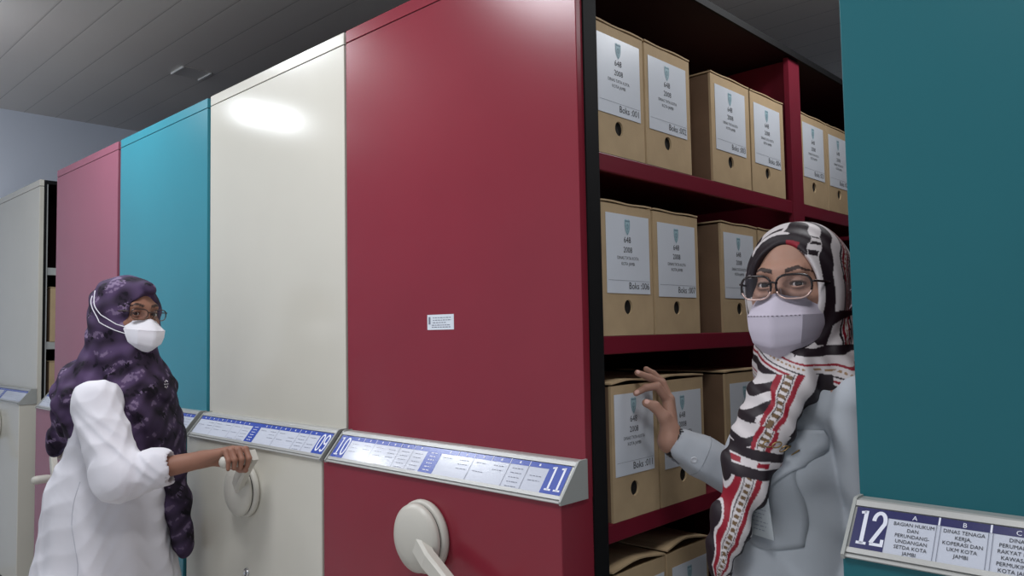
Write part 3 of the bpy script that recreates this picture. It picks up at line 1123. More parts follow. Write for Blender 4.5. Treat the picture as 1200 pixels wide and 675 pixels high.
def build_aisle_woman():
    base = np.array([.345, .212, 0.0])
    root = thing('person', 'woman in black, white and red patterned headscarf touching an archive box in the aisle', 'person', tuple(base))
    f, l, RB = bodyframe(math.radians(-116))
    c = np.array([.366, .192, 1.452])
    R = frame_face(math.radians(-87), math.radians(2), math.radians(0))
    Bp = lambda a, b, z: base + l * a + f * b + np.array([0, 0, z])
    sL = Bp(.152, .0, 1.235); sR = Bp(-.095, -.05, 1.21)
    eL = np.array([.484, .185, .985]); hL = np.array([.455, .105, .79])
    wR = np.array([.068, .202, 1.127]); eR = np.array([.235, .352, 1.0])
    # ---- body
    F = Field(axis((-.03, .10, .0021), (.10, .28, .0034), (.28, .45, .0018), (.45, .53, .0034)), axis((.02, .14, .0022), (.14, .30, .0026), (.30, .46, .004)),
              axis((0, .7, .012), (.7, 1.09, .005), (1.09, 1.29, .0021), (1.29, 1.40, .003), (1.40, 1.54, .0018)))
    head(F, c, R)
    F.ell(Bp(0, 0, 1.10), (.125, .085, .17), RB, .04)
    F.ell(Bp(0, 0, .92), (.13, .09, .16), RB, .05)
    F.cap(sL - l * .03, sR + l * .03, .045, .045, .05)
    for s_, e_, w_ in ((sL, eL, hL), (sR, eR, wR)):
        F.chain([s_, e_, w_], [.040, .032, .0265], .02)
    for s in (-1, 1):
        hip = Bp(s * .08, 0, .86); kn = Bp(s * .085, .02, .47); an = Bp(s * .085, -.01, .085)
        F.chain([hip, kn, an], [.078, .052, .036], .03)
        F.cap(an - np.array([0, 0, .045]), an + f * .14 - np.array([0, 0, .06]), .036, .024, .02)
    palm = [(.055, .221, 1.209), (.046, .240, 1.212), (.035, .258, 1.208), (.026, .274, 1.196)]
    fing = [[(.046, .194, 1.245), (.028, .176, 1.242), (.011, .163, 1.230)],
            [(.031, .238, 1.247), (.015, .213, 1.261), (.000, .186, 1.273)],
            [(.018, .255, 1.250), (.004, .243, 1.268), (-.006, .229, 1.279)],
            [(.010, .280, 1.229), (-.001, .275, 1.244), (-.006, .266, 1.256)]]
    hand(F, wR, palm, fing, [(.070, .203, 1.150), (.066, .186, 1.180), (.052, .172, 1.203), (.040, .157, 1.211)], .0084)
    # relaxed left hand
    pl = [hL + f * (.020 - .013 * i) + np.array([-.004, 0, -.075]) for i in range(4)]
    fl = [[p + np.array([0, 0, -.03]) - l * .004, p + np.array([0, 0, -.052]) - l * .014, p + np.array([0, 0, -.066]) - l * .028] for p in pl]
    hand(F, hL, pl, fl, [hL + f * .025 + np.array([0, 0, -.03]), hL + f * .036 + np.array([0, 0, -.055]), hL + f * .036 - l * .01 + np.array([0, 0, -.08])])
    me, co = F.mesh('body', base)
    rgb = skin_tint(co, c, R, (170, 130, 112), 3)
    # nails
    for tip in (fing[0][2], fing[1][2], (.040, .157, 1.211)):
        d = np.linalg.norm(co - (np.array(tip) + np.array([.005, -.004, .004])), axis=1)
        rgb[d < .0055] = np.array(lin((222, 178, 164)))
    tint(me, rgb)
    link('body', me, SKIN_MAT, root)
    eyes(root, c, R, base, (math.radians(12), 0))
    # ---- blouse
    F = Field(axis((.03, .535, .0036)), axis((.0, .46, .0036)), axis((.66, 1.36, .0036)))
    F.ell(Bp(.004, .0, 1.08), (.124, .106, .20), RB, .04)
    for s in (-1, 1):
        F.ell(Bp(.006 + s * .050, .075, 1.110), (.058 if s > 0 else .050, .050, .060), RB, .05)
    F.ell(Bp(-.008, .012, .90), (.128, .122, .20), RB, .06)
    F.cap(Bp(-.008, .01, .93), Bp(-.008, .01, .64), .116, .140, .05)
    F.cap(sL - l * .045, sR + l * .03, .054, .050, .05)
    F.cap(Bp(0, -.01, 1.25), Bp(0, -.015, 1.31), .07, .06, .04)
    F.chain([sL, eL, hL + np.array([0, 0, .015])], [.049, .043, .037], .006)
    fa = (wR - eR) / np.linalg.norm(wR - eR)
    cuff = wR - fa * .030
    F.chain([sR, eR, cuff - fa * .045, cuff], [.046, .046, .043, .039], .012)
    F.cap(cuff + fa * .004, cuff + fa * .06, .031, .031, .002, 'sub')
    F.cap(hL + np.array([0, 0, .02]), hL - np.array([0, 0, .06]), .029, .029, .002, 'sub')
    F.cut_below(.68)
    def folds(X, Y, Z):
        lat = (X - base[0]) * l[0] + (Y - base[1]) * l[1]
        w = .0022 * np.sin(lat * 55 + Z * 24 + 1.2 * np.sin(Z * 17 + X * 9)) + .0016 * np.sin(Z * 62 + X * 48 - Y * 31)
        arm = np.exp(-(((X - eL[0]) ** 2 + (Y - eL[1]) ** 2 + (Z - eL[2]) ** 2) / .012)) + np.exp(-(((X - .13) ** 2 + (Y - .26) ** 2 + (Z - 1.06) ** 2) / .008))
        return w + .0042 * arm * np.sin(Z * 85 + X * 60 + Y * 30)
    F.disp(folds)
    # seam groove where the sleeve meets the chest
    me, co = F.mesh('blouse', base)
    BLOUSE = mat('pale grey blue uniform cloth', (180, 185, 192), .85, spec=.2, noise=.03, nscale=9, bump=.12, bscale=700)
    blouse = link('blouse', me, BLOUSE, root)
    bv = bvh_of(me)
    def patch(top, bot, n, m, off, name, parent, mm, thick=.0018):
        rows = []
        for i in range(m + 1):
            t = i / m
            pts = [((1 - t) * np.array(top(j / n)) + t * np.array(bot(j / n))) for j in range(n + 1)]
            rows.append(drape(bv, base * np.array([1, 1, 0]), l, np.array([0, 0, 1.0]), f, pts, off, base))
        bm = loft(rows, n)
        o = obj(name, bm, mm, parent, smooth=True)
        s = o.modifiers.new('thick', 'SOLIDIFY'); s.thickness = thick; s.offset = 0
        return o
    POCK = mat('uniform pocket cloth', (166, 171, 178), .85, spec=.2, noise=.03, nscale=9, bump=.12, bscale=700)
    patch(lambda t: (.000 + .110 * t, 1.125), lambda t: (.004 + .100 * t, .985 - .012 * math.sin(PI * t)), 14, 14, .0015, 'pocket', blouse, POCK)
    flap = patch(lambda t: (-.006 + .122 * t, 1.185), lambda t: (-.006 + .122 * t, 1.126 - .048 * (1 - abs(2 * t - 1) ** 1.3)), 16, 10, .004, 'pocket_flap', blouse, BLOUSE, .0025)
    BTN = mat('pale button', (205, 208, 214), .3)
    def button(p, n, name='button', parent=None, r=.0068):
        q = Vector(n).to_track_quat('Z', 'Y').to_matrix().to_4x4()
        bm = bmesh.new()
        lathe(bm, [(r, 0), (r, .0018), (r * .8, .003), (r * .7, .0022), (0, .0022)], Matrix.Translation(p) @ q, seg=20, cap=False)
        return obj(name, bm, BTN, parent or blouse, smooth=True)
    bp = drape(bv, base * np.array([1, 1, 0]), l, np.array([0, 0, 1.0]), f, [(.050, 1.118)], .006, base)[0]
    button(bp, f, parent=flap)
    side = np.array([.7, -.6, -.25]); side = side - fa * (side @ fa); side /= np.linalg.norm(side)
    hit = bv.ray_cast(mloc(cuff - fa * .022 + side * .1, base), Vector(-side))
    if hit[0] is not None: button(hit[0], side)
    # cuff band stitch
    bm = bmesh.new()
    wu = np.cross(fa, [0, 0, 1.0]); wu /= np.linalg.norm(wu); wv = np.cross(fa, wu)
    ring = []
    for i in range(28):
        d = wu * math.cos(2 * PI * i / 28) + wv * math.sin(2 * PI * i / 28)
        h_ = bv.ray_cast(mloc(cuff - fa * .042 + d * .1, base), Vector(-d))
        ring.append(h_[0] if h_[0] is not None else mloc(cuff - fa * .042 + d * .042, base))
    tube(bm, ring, .0012, 5, closed=True)
    obj('cuff_stitch', bm, POCK, blouse, smooth=True)
    # ---- trousers and shoes (below the frame)
    F = Field(axis((.15, .53, .007)), axis((.02, .42, .007)), axis((.03, .92, .008)))
    F.ell(Bp(0, 0, .84), (.13, .105, .12), RB, .04)
    for s in (-1, 1):
        F.chain([Bp(s * .075, 0, .84), Bp(s * .085, .015, .47), Bp(s * .085, -.005, .06)], [.095, .075, .068], .03)
    F.cut_below(.05)
    me, co = F.mesh('trousers', base)
    link('trousers', me, mat('grey trouser cloth', (120, 124, 130), .85, noise=.05, nscale=20), root)
    for s in (-1, 1):
        F = Field(axis((.15, .53, .005)), axis((-.05, .42, .005)), axis((-.02, .14, .005)))
        a = Bp(s * .085, -.03, .042)
        F.cap(a, a + f * .17 - np.array([0, 0, .012]), .042, .032, .02)
        F.cut_below(.0)
        me, co = F.mesh('shoe', base)
        link('shoe', me, mat('black shoe leather', (22, 20, 20), .4), root)
    # ---- headscarf
    F = Field(axis((.19, .532, .0018)), axis((-.04, .14, .0018), (.14, .38, .0024)), axis((.90, 1.58, .0018)))
    P = lambda x, y, z: c + R @ np.array([x, y, z])
    F.ell(P(0, .020, .018), (.093, .112, .101), R, .02)
    F.ell(P(0, -.012, -.045), (.088, .088, .095), R, .04)
    F.ell(P(.010, -.005, -.150), (.075, .075, .050), R, .05)
    F.cap(P(.004, .03, -.10), Bp(.025, -.01, 1.25), .078, .095, .05)
    F.cap(Bp(.03, .0, 1.275), Bp(.125, .0, 1.265), .060, .040, .04)
    F.cap(Bp(-.01, .0, 1.275), Bp(-.07, -.02, 1.255), .050, .036, .04)
    T = [np.array(p) for p in ((.386, .112, 1.285), (.352, .074, 1.195), (.318, .060, 1.105), (.281, .050, 1.005), (.258, .052, .940), (.254, .055, .905))]
    F.chain(T, [.056, .048, .044, .037, .021, .006], .03, 'add', (f, 1.7))
    F.cap(T[0] + np.array([-.03, -.0, .03]), T[2] + np.array([-.030, .01, .03]), .026, .022, .02, 'add', (f, 1.4))
    F.ell(P(.003, -.135, -.014), (.0690, .118, .103), R, .008, 'sub')
    imgx = np.array([.725, .688, 0])
    Ts = np.array(T); seg = np.diff(Ts, axis=0); sl = np.linalg.norm(seg, axis=1); cum = np.concatenate([[0], np.cumsum(sl)])
    def tailcoord(Q):
        best = np.full(len(Q), 9.0); S = np.zeros(len(Q)); LT = np.zeros(len(Q))
        rad = [.066, .056, .049, .039, .021, .006]
        for i in range(len(seg)):
            d = Q - Ts[i]
            h = np.clip((d @ seg[i]) / sl[i] ** 2, -.3 if i == 0 else 0, 1)
            e = d - h[:, None] * seg[i]
            dist = np.linalg.norm(e, axis=1)
            t = seg[i] / sl[i]
            lat = np.cross(np.cross(t, imgx), t); lat /= np.linalg.norm(lat)
            rr = rad[i] + (rad[i + 1] - rad[i]) * np.clip(h, 0, 1)
            b = dist < best
            best[b] = dist[b]; S[b] = (cum[i] + h[b] * sl[i]) / cum[-1]; LT[b] = (e[b] @ lat) / np.maximum(rr[b], .012)
        return S, LT, best
    def folds2(X, Y, Z):
        lat = X * .725 + Y * .688
        low = np.clip((1.36 - Z) / .06, 0, 1)
        a = low * (.0024 * np.sin((lat + Z * .42) * 150 + 1.5 * np.sin(Z * 26)) + .0016 * np.sin((lat * .8 + Z * .7) * 95))
        # drawn folds sweeping under the chin
        dx, dy, dz = X - c[0], Y - c[1], Z - c[2]
        qx = R[0, 0] * dx + R[1, 0] * dy + R[2, 0] * dz
        qy = R[0, 1] * dx + R[1, 1] * dy + R[2, 1] * dz
        up = np.clip((Z - 1.30) / .05, 0, 1)
        b = up * .0016 * np.sin(np.sqrt((qx * 1.1) ** 2 + (dz + .02) ** 2) * 190 + qy * 60)
        return a + b
    F.disp(folds2)
    me, co = F.mesh('headscarf', base)
    q = (co - c) @ R
    v = q - np.array([0, .03, .0])
    n1 = noise3(co, 26, 5); n2 = noise3(co, 60, 8)
    al = np.degrees(np.arccos(np.clip(-v[:, 1] / np.linalg.norm(v, axis=1), -1, 1))) + 3.0 * n1
    ph = np.degrees(np.arctan2(q[:, 0], q[:, 2]))                 # 0 over the crown, + towards her left
    rgb = np.tile(WHITE_T, (len(co), 1))
    def setc(mk, col): rgb[mk] = col
    qz = q[:, 2]
    t = q[:, 1] + .058 - 5.5 * np.where(qz > 0, qz, 0) ** 2 + 1.2 * np.where(qz < -.02, qz + .02, 0) ** 2 + .0025 * n1
    tb = lambda a, b: (t >= a) & (t < b)
    lf = q[:, 0] > 0
    setc(tb(-.010, .012), BLACK_T)
    setc(tb(-.046, -.027) & lf & (qz > .030), BLACK_T)
    for za, zb in ((.078, .0815), (.066, .0715), (.046, .056)):
        zq = qz + 12 * (t + .018) * .02
        setc(tb(-.026, -.0115) & lf & (zq > za) & (zq < zb), BLACK_T)
    setc(tb(.033, .038), BLACK_T); setc(tb(.040, .046), RED_T * .8); setc(tb(.0475, .051) & (((ph / 5.0) % 1) < .6), GOLD_T)
    setc(tb(.053, .058), RED_T * .8); setc(tb(.060, .064), BLACK_T); setc(tb(.084, .102), BLACK_T); setc(tb(.110, .116), RED_T)
    edge = al < 44 + 5 * n1
    setc(edge & (ph < 6) & (ph > -75), BLACK_T)
    setc(edge & (ph >= 6) & (ph < 24) & (al < 40), RED_T)
    setc((al > 52) & (al < 57) & (ph < -4) & (ph > -50), BLACK_T)
    setc((~lf) & (al < 50) & (ph < -75) & (ph > -112) & (n2 < .25), BLACK_T)
    # wrapped part around the neck and over the shoulders
    S, LT, dist = tailcoord(co)
    zz = co[:, 2] + .35 * ((co - base) @ l) + .006 * n2
    neck = (co[:, 2] < 1.335) & (q[:, 2] < -.105)
    per = ((zz - 1.20) / .060) % 1
    rgb[neck] = WHITE_T
    setc(neck & (per < .07), RED_T); setc(neck & (per > .14) & (per < .18), BLACK_T); setc(neck & (per > .28) & (per < .34) & ((((co @ l) / .008) % 1) < .6), GOLD_T)
    setc(neck & (per > .42) & (per < .48), RED_T); setc(neck & (per > .70) & (per < .93), BLACK_T)
    # diagonal dark band from the cheek to the shoulder
    dg = (q[:, 2] + .10) - 1.1 * (q[:, 0] - .045)
    setc((q[:, 0] > .03) & (q[:, 2] < -.055) & (q[:, 2] > -.19) & (np.abs(dg) < .017), BLACK_T)
    # hanging end
    tail = (co[:, 2] < 1.285) & (dist < .075) & ((co - base) @ f > .04)
    Lw = LT + .10 * n1
    rgb[tail] = WHITE_T
    st = lambda a, b, m=True: tail & (Lw >= a) & (Lw < b) & m
    chain_ = ((S * 34) % 1 < .55)
    hi_, lo_ = S < .40, S >= .40
    setc(tail & hi_ & (Lw < -.42) & (((S * 9 + Lw * 1.3 + .3 * n2) % 1) < .45), BLACK_T)
    setc(st(-.44, -.33, hi_), RED_T); setc(st(-.27, -.12, hi_ & chain_), GOLD_T * .5); setc(st(-.30, -.275, hi_), BLACK_T); setc(st(-.115, -.09, hi_), BLACK_T)
    setc(st(-.06, .08, hi_), RED_T); setc(st(.46, 2, hi_), BLACK_T)
    setc(st(-3, -.70, lo_), BLACK_T); setc(st(-.64, -.46, lo_), RED_T); setc(st(-.40, -.37, lo_), BLACK_T); setc(st(-.33, -.17, lo_ & chain_), GOLD_T * .5)
    setc(st(-.13, -.10, lo_), BLACK_T); setc(st(-.05, .12, lo_), RED_T); setc(st(.40, 2, lo_), BLACK_T)
    setc(st(.58, .76, (S > .60) & ((S * 16) % 1 < .55)), WHITE_T)
    Sx = S + .04 * LT
    xb = tail & (Sx > .345) & (Sx < .47) & (Lw > -.75)
    rgb[xb] = BLACK_T
    mid = xb & (Sx > .39) & (Sx < .425)
    rgb[mid] = WHITE_T
    setc(mid & (((Lw * 1.3 + .2) % 1) < .5) & (Sx > .397) & (Sx < .418), RED_T)
    if 'DEBUG' in globals():
        for nm, val in (('al', al), ('ph', ph), ('S', S), ('LT', LT), ('per', per)):
            me.attributes.new(nm, 'FLOAT', 'POINT').data.foreach_set('value', np.asarray(val, np.float32))
    tint(me, rgb)
    SC = attr_mat('patterned scarf satin', .55, .35, .1, 900)
    scarf = link('headscarf', me, SC, root)
    # brooch chain pinned to the scarf edge
    bs = bvh_of(me)
    bm = bmesh.new()
    for k in range(5):
        ctr = np.array([.372, .055, 1.165]) + imgx * (.013 * k - .015) + np.array([0, 0, -.004 * k + .003 * (k % 2)])
        d = np.array([-.63, .77, -.12])
        h_ = bs.ray_cast(mloc(ctr - d * .2, base), Vector(d))
        h2 = bv.ray_cast(mloc(ctr - d * .2, base), Vector(d))
        hs = [h for h in (h_, h2) if h[0] is not None]
        if not hs: continue
        hh = min(hs, key=lambda h: h[3])
        p = hh[0] - Vector(d) * .003
        ring = [p + Vector(imgx) * (.008 * math.cos(a)) + Vector((0, 0, 1)) * (.005 * math.sin(a + .4 * k)) for a in np.linspace(0, 2 * PI, 14, endpoint=False)]
        tube(bm, ring, .0013, 6, closed=True)
    obj('brooch', bm, mat('old gold', (150, 124, 84), .35, metal=.8), scarf, smooth=True)
    # ---- mask, glasses
    MASK = mat('lilac white mask fabric', (192, 184, 198), .8, spec=.2, bump=.05, bscale=900)
    mask(root, c, R, base, MASK, mat('mask stitch', (96, 88, 100), .8),
         strap=[[(.070, -.034, -.046), (.086, -.018, -.030), (.098, .02, -.012), (.104, .06, .0)], [(.070, -.028, -.074), (.090, -.004, -.055), (.100, .04, -.03)]])
    glasses(root, c, R, base, mat('dark spectacle frame', (34, 26, 28), .25), mat('rose gold rim', (196, 168, 160), .3, metal=.5), .0300, .0215, .0017, -.118, -.008)
    # ---- watch
    bm = bmesh.new()
    wc = wR - fa * .012
    for k, (dr, r) in enumerate(((0, .0036), (.007, .0042), (.013, .0036))):
        ring = [mloc(wc - fa * (dr - .004) + (wu * math.cos(a) * .0275 + wv * math.sin(a) * .0265), base) for a in np.linspace(0, 2 * PI, 32, endpoint=False)]
        tube(bm, ring, r, 8, closed=True)
    wt = obj('wristwatch', bm, mat('dark bracelet', (46, 42, 40), .4, metal=.3), root, smooth=True)
    bm = bmesh.new()
    wd = np.array([.55, .3, .7]); wd = wd - fa * (wd @ fa); wd /= np.linalg.norm(wd)
    lathe(bm, [(.0125, 0), (.0125, .006), (.011, .0075), (0, .0076)], Matrix.Translation(mloc(wc + wd * .0275, base)) @ Vector(wd).to_track_quat('Z', 'Y').to_matrix().to_4x4(), seg=24, cap=False)
    obj('watch_case', bm, mat('dark watch glass', (30, 30, 34), .15), wt, smooth=True)
    # ---- name card
    cc = drape(bv, base * np.array([1, 1, 0]), l, np.array([0, 0, 1.0]), f, [(.064, 1.082), (.062, .998)], .018, base)
    topp, bot = cc
    cen = (topp + bot) / 2 + Vector(f) * .006
    up = (topp - bot).normalized(); nn = Vector(f + .12 * l).normalized(); rt = up.cross(nn).normalized(); nn = rt.cross(up)
    Mc = Matrix((( rt.x, up.x, nn.x, cen.x), (rt.y, up.y, nn.y, cen.y), (rt.z, up.z, nn.z, cen.z), (0, 0, 0, 1)))
    card = obj('name_card', B((-.027, .027, -.043, .043, -.001, .001), bev=.0008), mat('name card paper', (170, 176, 180), .35, spec=.5), root)
    card.data.transform(Mc)
    bm = bmesh.new()
    for k in range(9):
        dashes(bm, Mc @ Matrix.Translation((0, 0, .0014)), -.019 + .004 * (k % 2), .018 - .005 * (k % 3), .030 - k * .0075, 1, .0014)
    obj('card_print', bm, GREYINK, card)
    bm = bmesh.new()
    bx(bm, -.006, .006, .040, .058, -.0015, .0025, M=Mc)
    obj('card_clip', bm, mat('grey clip', (170, 172, 176), .4), card)
    return root

build_aisle_woman()

# ------------------------------------------------------------------ woman in white with the purple headscarf (turning the crank)
def build_crank_woman():
    base = np.array([-1.60, -.335, 0.0])
    root = thing('person', 'woman in white coat, purple headscarf and white mask turning the crank of the cream cabinet', 'person', tuple(base))
    f, l, RB = bodyframe(math.radians(45))
    c = np.array([-1.540, -.326, 1.452])
    R = frame_face(math.radians(15), math.radians(5), math.radians(2))
    N = np.array([-1.570, -.335, 0.0])
    Bp = lambda a, b, z: N + l * a + f * b + np.array([0, 0, z])
    sR = np.array([-1.437, -.450, 1.185]); eR = np.array([-1.312, -.432, .985]); wR = np.array([-1.188, -.246, 1.022])
    sL = Bp(.155, -.01, 1.185); eL = np.array([-1.665, -.165, .97]); wL = np.array([-1.66, -.170, .76])
    F = Field(axis((-1.86, -1.20, .0036), (-1.20, -1.04, .0023)), axis((-.62, -.30, .0036), (-.30, -.13, .0025), (-.13, -.04, .004)),
              axis((0, .7, .012), (.7, .94, .005), (.94, 1.10, .0024), (1.10, 1.28, .005), (1.28, 1.56, .0028)))
    head(F, c, R)
    F.ell(Bp(0, 0, 1.06), (.125, .09, .17), RB, .04)
    F.ell(Bp(0, -.03, .88), (.13, .10, .16), RB, .05)
    F.cap(sL - l * .03, sR + l * .03, .045, .045, .05)
    F.chain([sR, eR, wR], [.042, .036, .024], .02)
    F.chain([sL, eL, wL], [.042, .034, .024], .02)
    for s in (-1, 1):
        hip = Bp(s * .08, -.05, .82); kn = Bp(s * .085, -.03, .45); an = Bp(s * .085, -.05, .085)
        F.chain([hip, kn, an], [.08, .054, .038], .03)
        F.cap(an - np.array([0, 0, .045]), an + f * .12 - np.array([0, 0, .06]), .036, .024, .02)
    ys = (-.172, -.192, -.211, -.228)
    palm = [(-1.122, y, 1.0475 - .003 * abs(i - 1)) for i, y in enumerate(ys)]
    fing = [[(-1.090 - .003 * i, y + .003, 1.050), (-1.073 - .003 * i, y + .004, 1.026), (-1.084, y + .004, 1.002)] for i, y in enumerate(ys)]
    hand(F, wR, palm, fing, [(-1.165, -.205, 1.018), (-1.140, -.180, 1.003), (-1.118, -.170, .993), (-1.094, -.168, .991)], .0085)
    pl = [wL + f * (.055) + l * (.012 - .016 * i) + np.array([0, 0, -.045]) for i in range(4)]
    fl = [[p - l * .005 + f * .008 + np.array([0, 0, -.028]), p + f * .004 + np.array([0, 0, -.05]), p - f * .006 + np.array([0, 0, -.066])] for p in pl]
    hand(F, wL, pl, fl, [wL + f * .02 - l * .02 + np.array([0, 0, -.02]), wL + f * .03 - l * .03 + np.array([0, 0, -.045]), wL + f * .03 - l * .03 + np.array([0, 0, -.07])])
    me, co = F.mesh('body', base)
    tint(me, skin_tint(co, c, R, (146, 104, 86), 4))
    link('body', me, SKIN_MAT, root)
    eyes(root, c, R, base, (math.radians(-18), 0))
    # ---- white coat
    F = Field(axis((-1.93, -1.15, .0046)), axis((-.66, -.092, .0046)), axis((.42, 1.30, .0046)))
    F.ell(Bp(0, -.01, 1.04), (.165, .125, .19), RB, .04)
    F.ell(Bp(0, -.035, .86), (.17, .155, .20), RB, .06)
    F.cap(Bp(.0, -.035, .86), Bp(.0, -.045, .46), .165, .240, .06)
    F.cap(sL - l * .05, sR + l * .05, .055, .055, .05)
    fa = (wR - eR) / np.linalg.norm(wR - eR)
    F.chain([sR, eR, eR + fa * .10], [.066, .066, .054], .03)
    F.cap(eR + fa * .078, eR + fa * .112, .0585, .056, .004)                 # rolled cuff
    F.cap(eR + fa * .118, eR + fa * .20, .044, .044, .003, 'sub')
    F.chain([sL, eL, wL - f * .01], [.058, .048, .040], .02)
    F.cut_below(.45)
    def folds(X, Y, Z):
        dirs = ((X - N[0]) * f[0] + (Y - N[1]) * f[1])
        lat = ((X - N[0]) * l[0] + (Y - N[1]) * l[1])
        skirt = np.clip((.95 - Z) / .3, 0, 1)
        w = skirt * .0055 * np.sin(np.arctan2(lat, dirs + .05) * 11 + .8 * np.sin(Z * 9))
        rid = lambda v: np.abs(np.sin(v)) - .6
        w = w + .0042 * rid(dirs * 24 + Z * 20 + 1.9 * np.sin(Z * 13 + lat * 9) + .7 * np.sin(dirs * 37)) + .0026 * rid(Z * 41 - dirs * 30 + 2.2 * np.sin(dirs * 19 + lat * 23))
        arm = np.exp(-(((X - eR[0]) ** 2 + (Y - eR[1]) ** 2 + (Z - eR[2] - .04) ** 2) / .018))
        return w + .0075 * arm * rid(Z * 46 + X * 50 + 2.4 * np.sin(Y * 30 + Z * 24))
    F.disp(folds)
    me, co = F.mesh('white_coat', base)
    COAT = mat('white cotton coat', (216, 214, 220), .85, spec=.2, noise=.02, nscale=9, bump=.12, bscale=600)
    coat = link('white_coat', me, COAT, root)
    # side seam of the coat
    bvc = bvh_of(me)
    bm = bmesh.new()
    pts = []
    for z in np.linspace(.96, .62, 16):
        h_ = bvc.ray_cast(mloc(Bp(-.6, -.035 + .012 * math.sin(z * 20), z), base), Vector(l))
        if h_[0] is not None: pts.append(h_[0] - Vector(l) * .0002)
    tube(bm, pts, .0016, 5)
    obj('coat_seam', bm, mat('coat seam shade', (188, 188, 196), .9), coat, smooth=True)
    # ---- trousers, shoes
    F = Field(axis((-1.86, -1.38, .008)), axis((-.60, -.10, .008)), axis((.03, .62, .008)))
    for s in (-1, 1):
        F.chain([Bp(s * .085, -.045, .58), Bp(s * .085, -.04, .3), Bp(s * .085, -.05, .06)], [.088, .075, .068], .02)
    F.cut_below(.05)
    me, co = F.mesh('trousers', base)
    link('trousers', me, mat('dark trouser cloth', (50, 44, 54), .85, noise=.05, nscale=20), root)
    for s in (-1, 1):
        F = Field(axis((-1.86, -1.36, .006)), axis((-.62, -.1, .006)), axis((-.02, .14, .006)))
        a = Bp(s * .085, -.08, .042)
        F.cap(a, a + f * .17 - np.array([0, 0, .012]), .042, .032, .02)
        F.cut_below(.0)
        me, co = F.mesh('shoe', base)
        link('shoe', me, MATS['black shoe leather'], root)
    # ---- headscarf
    F = Field(axis((-1.84, -1.36, .0032)), axis((-.60, -.10, .0032)), axis((.66, 1.58, .0032)))
    P = lambda x, y, z: c + R @ np.array([x, y, z])
    F.ell(P(0, .020, .016), (.093, .114, .096), R, .02)
    F.ell(P(0, .0, -.045), (.088, .100, .095), R, .04)
    F.ell(P(0, -.03, -.13), (.072, .082, .055), R, .05)
    F.cap(P(0, .03, -.10), Bp(0, -.01, 1.22), .088, .125, .05)
    F.ell(Bp(.01, .085, 1.145), (.145, .072, .155), RB, .05)
    F.ell(Bp(.03, .105, 1.05), (.105, .058, .105), RB, .05)
    F.ell(Bp(.02, -.085, 1.16), (.155, .075, .165), RB, .05)
    F.cap(Bp(-.02, -.12, 1.17), np.array([-1.752, -.462, 1.035]), .062, .030, .04)
    F.cap(Bp(-.05, -.10, 1.21), Bp(-.10, -.09, 1.185), .07, .05, .04)
    F.cap(Bp(.03, .13, 1.05), np.array([-1.468, -.178, .72]), .050, .036, .04)
    F.cap(Bp(-.05, .105, 1.10), Bp(-.03, .12, 1.02), .05, .045, .04)
    F.cap(P(0, .0, .06), P(0, -.088, .075), .045, .020, .03)                 # brim over the forehead
    F.ell(P(0, -.140, -.020), (.062, .118, .086), R, .010, 'sub')
    def folds2(X, Y, Z):
        lat = X * .725 + Y * .688
        low = np.clip((1.38 - Z) / .08, 0, 1)
        a = low * (.005 * np.sin((lat * 1.0 + Z * .55) * 82 + 1.3 * np.sin(Z * 21)) + .0025 * np.sin((lat - Z * .3) * 150))
        return a + (1 - low) * .0025 * np.sin((lat * .6 + Z) * 95 + 2 * np.sin(lat * 30))
    F.disp(folds2)
    me, co = F.mesh('headscarf', base)
    n1 = noise3(co, 85, 21); n2 = noise3(co, 170, 22); n3 = noise3(co, 300, 23)
    dk, md, lt = [np.array(lin(x)) for x in ((40, 30, 46), (84, 66, 98), (122, 104, 132))]
    rgb = np.tile(md, (len(co), 1))
    w = np.clip(.5 + .6 * n1 + .4 * n2, 0, 1)[:, None]
    rgb = dk * (1 - w) + md * w
    rgb[(n2 > .45) & (n3 > -.1)] = lt
    rgb[(n1 < -.35) & (n3 > .2)] = np.array(lin((24, 18, 30)))
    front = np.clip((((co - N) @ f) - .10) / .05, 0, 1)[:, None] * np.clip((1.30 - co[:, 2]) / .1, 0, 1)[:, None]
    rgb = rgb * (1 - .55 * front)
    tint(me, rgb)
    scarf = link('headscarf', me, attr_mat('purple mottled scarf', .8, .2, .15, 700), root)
    bs = bvh_of(me)
    # under cap seen inside the scarf opening
    # ---- mask and glasses
    MASK = mat('white mask fabric', (232, 230, 236), .8, spec=.2, bump=.05, bscale=900)
    straps = []
    for pts in ([(-.054, -.084, -.046), (-.074, -.058, -.038), (-.088, -.010, -.014), (-.10, .035, .030), (-.095, .070, .062)],
                [(-.052, -.084, -.066), (-.074, -.056, -.056), (-.088, -.006, -.036), (-.10, .034, .010), (-.098, .066, .046)]):
        out = []
        for i in range(len(pts) - 1):
            for k in range(6):
                p = np.array(pts[i]) + (np.array(pts[i + 1]) - np.array(pts[i])) * k / 6
                ax0 = np.array([0, .0, p[2]])
                dl_ = ax0 - p; dl_ /= np.linalg.norm(dl_)
                o = c + R @ (p - dl_ * .15); d = R @ dl_
                h_ = bs.ray_cast(mloc(o, base), Vector(d), .4)
                if h_[0] is not None and (i + k) > 0:
                    q_ = R.T @ ((np.array(h_[0]) + base - d * .0012) - c)
                    if np.linalg.norm(q_ - ax0) > np.linalg.norm(p - ax0) or p[1] > 0: p = q_
                out.append(tuple(p))
        straps.append(out)
    mask(root, c, R, base, MASK, MASK, strap=straps, sc=.86)
    glasses(root, c, R, base, mat('brown spectacle frame', (52, 34, 30), .3), mat('thin bronze rim', (110, 84, 70), .35, metal=.4), .0255, .0165, .0014, -.110, -.004)
    # small sparkling brooch on the chest
    bm = bmesh.new()
    o = Bp(-.02, .6, 1.225)
    h_ = bs.ray_cast(mloc(o + np.array([.0, -.0, 0]), base), Vector(-f))
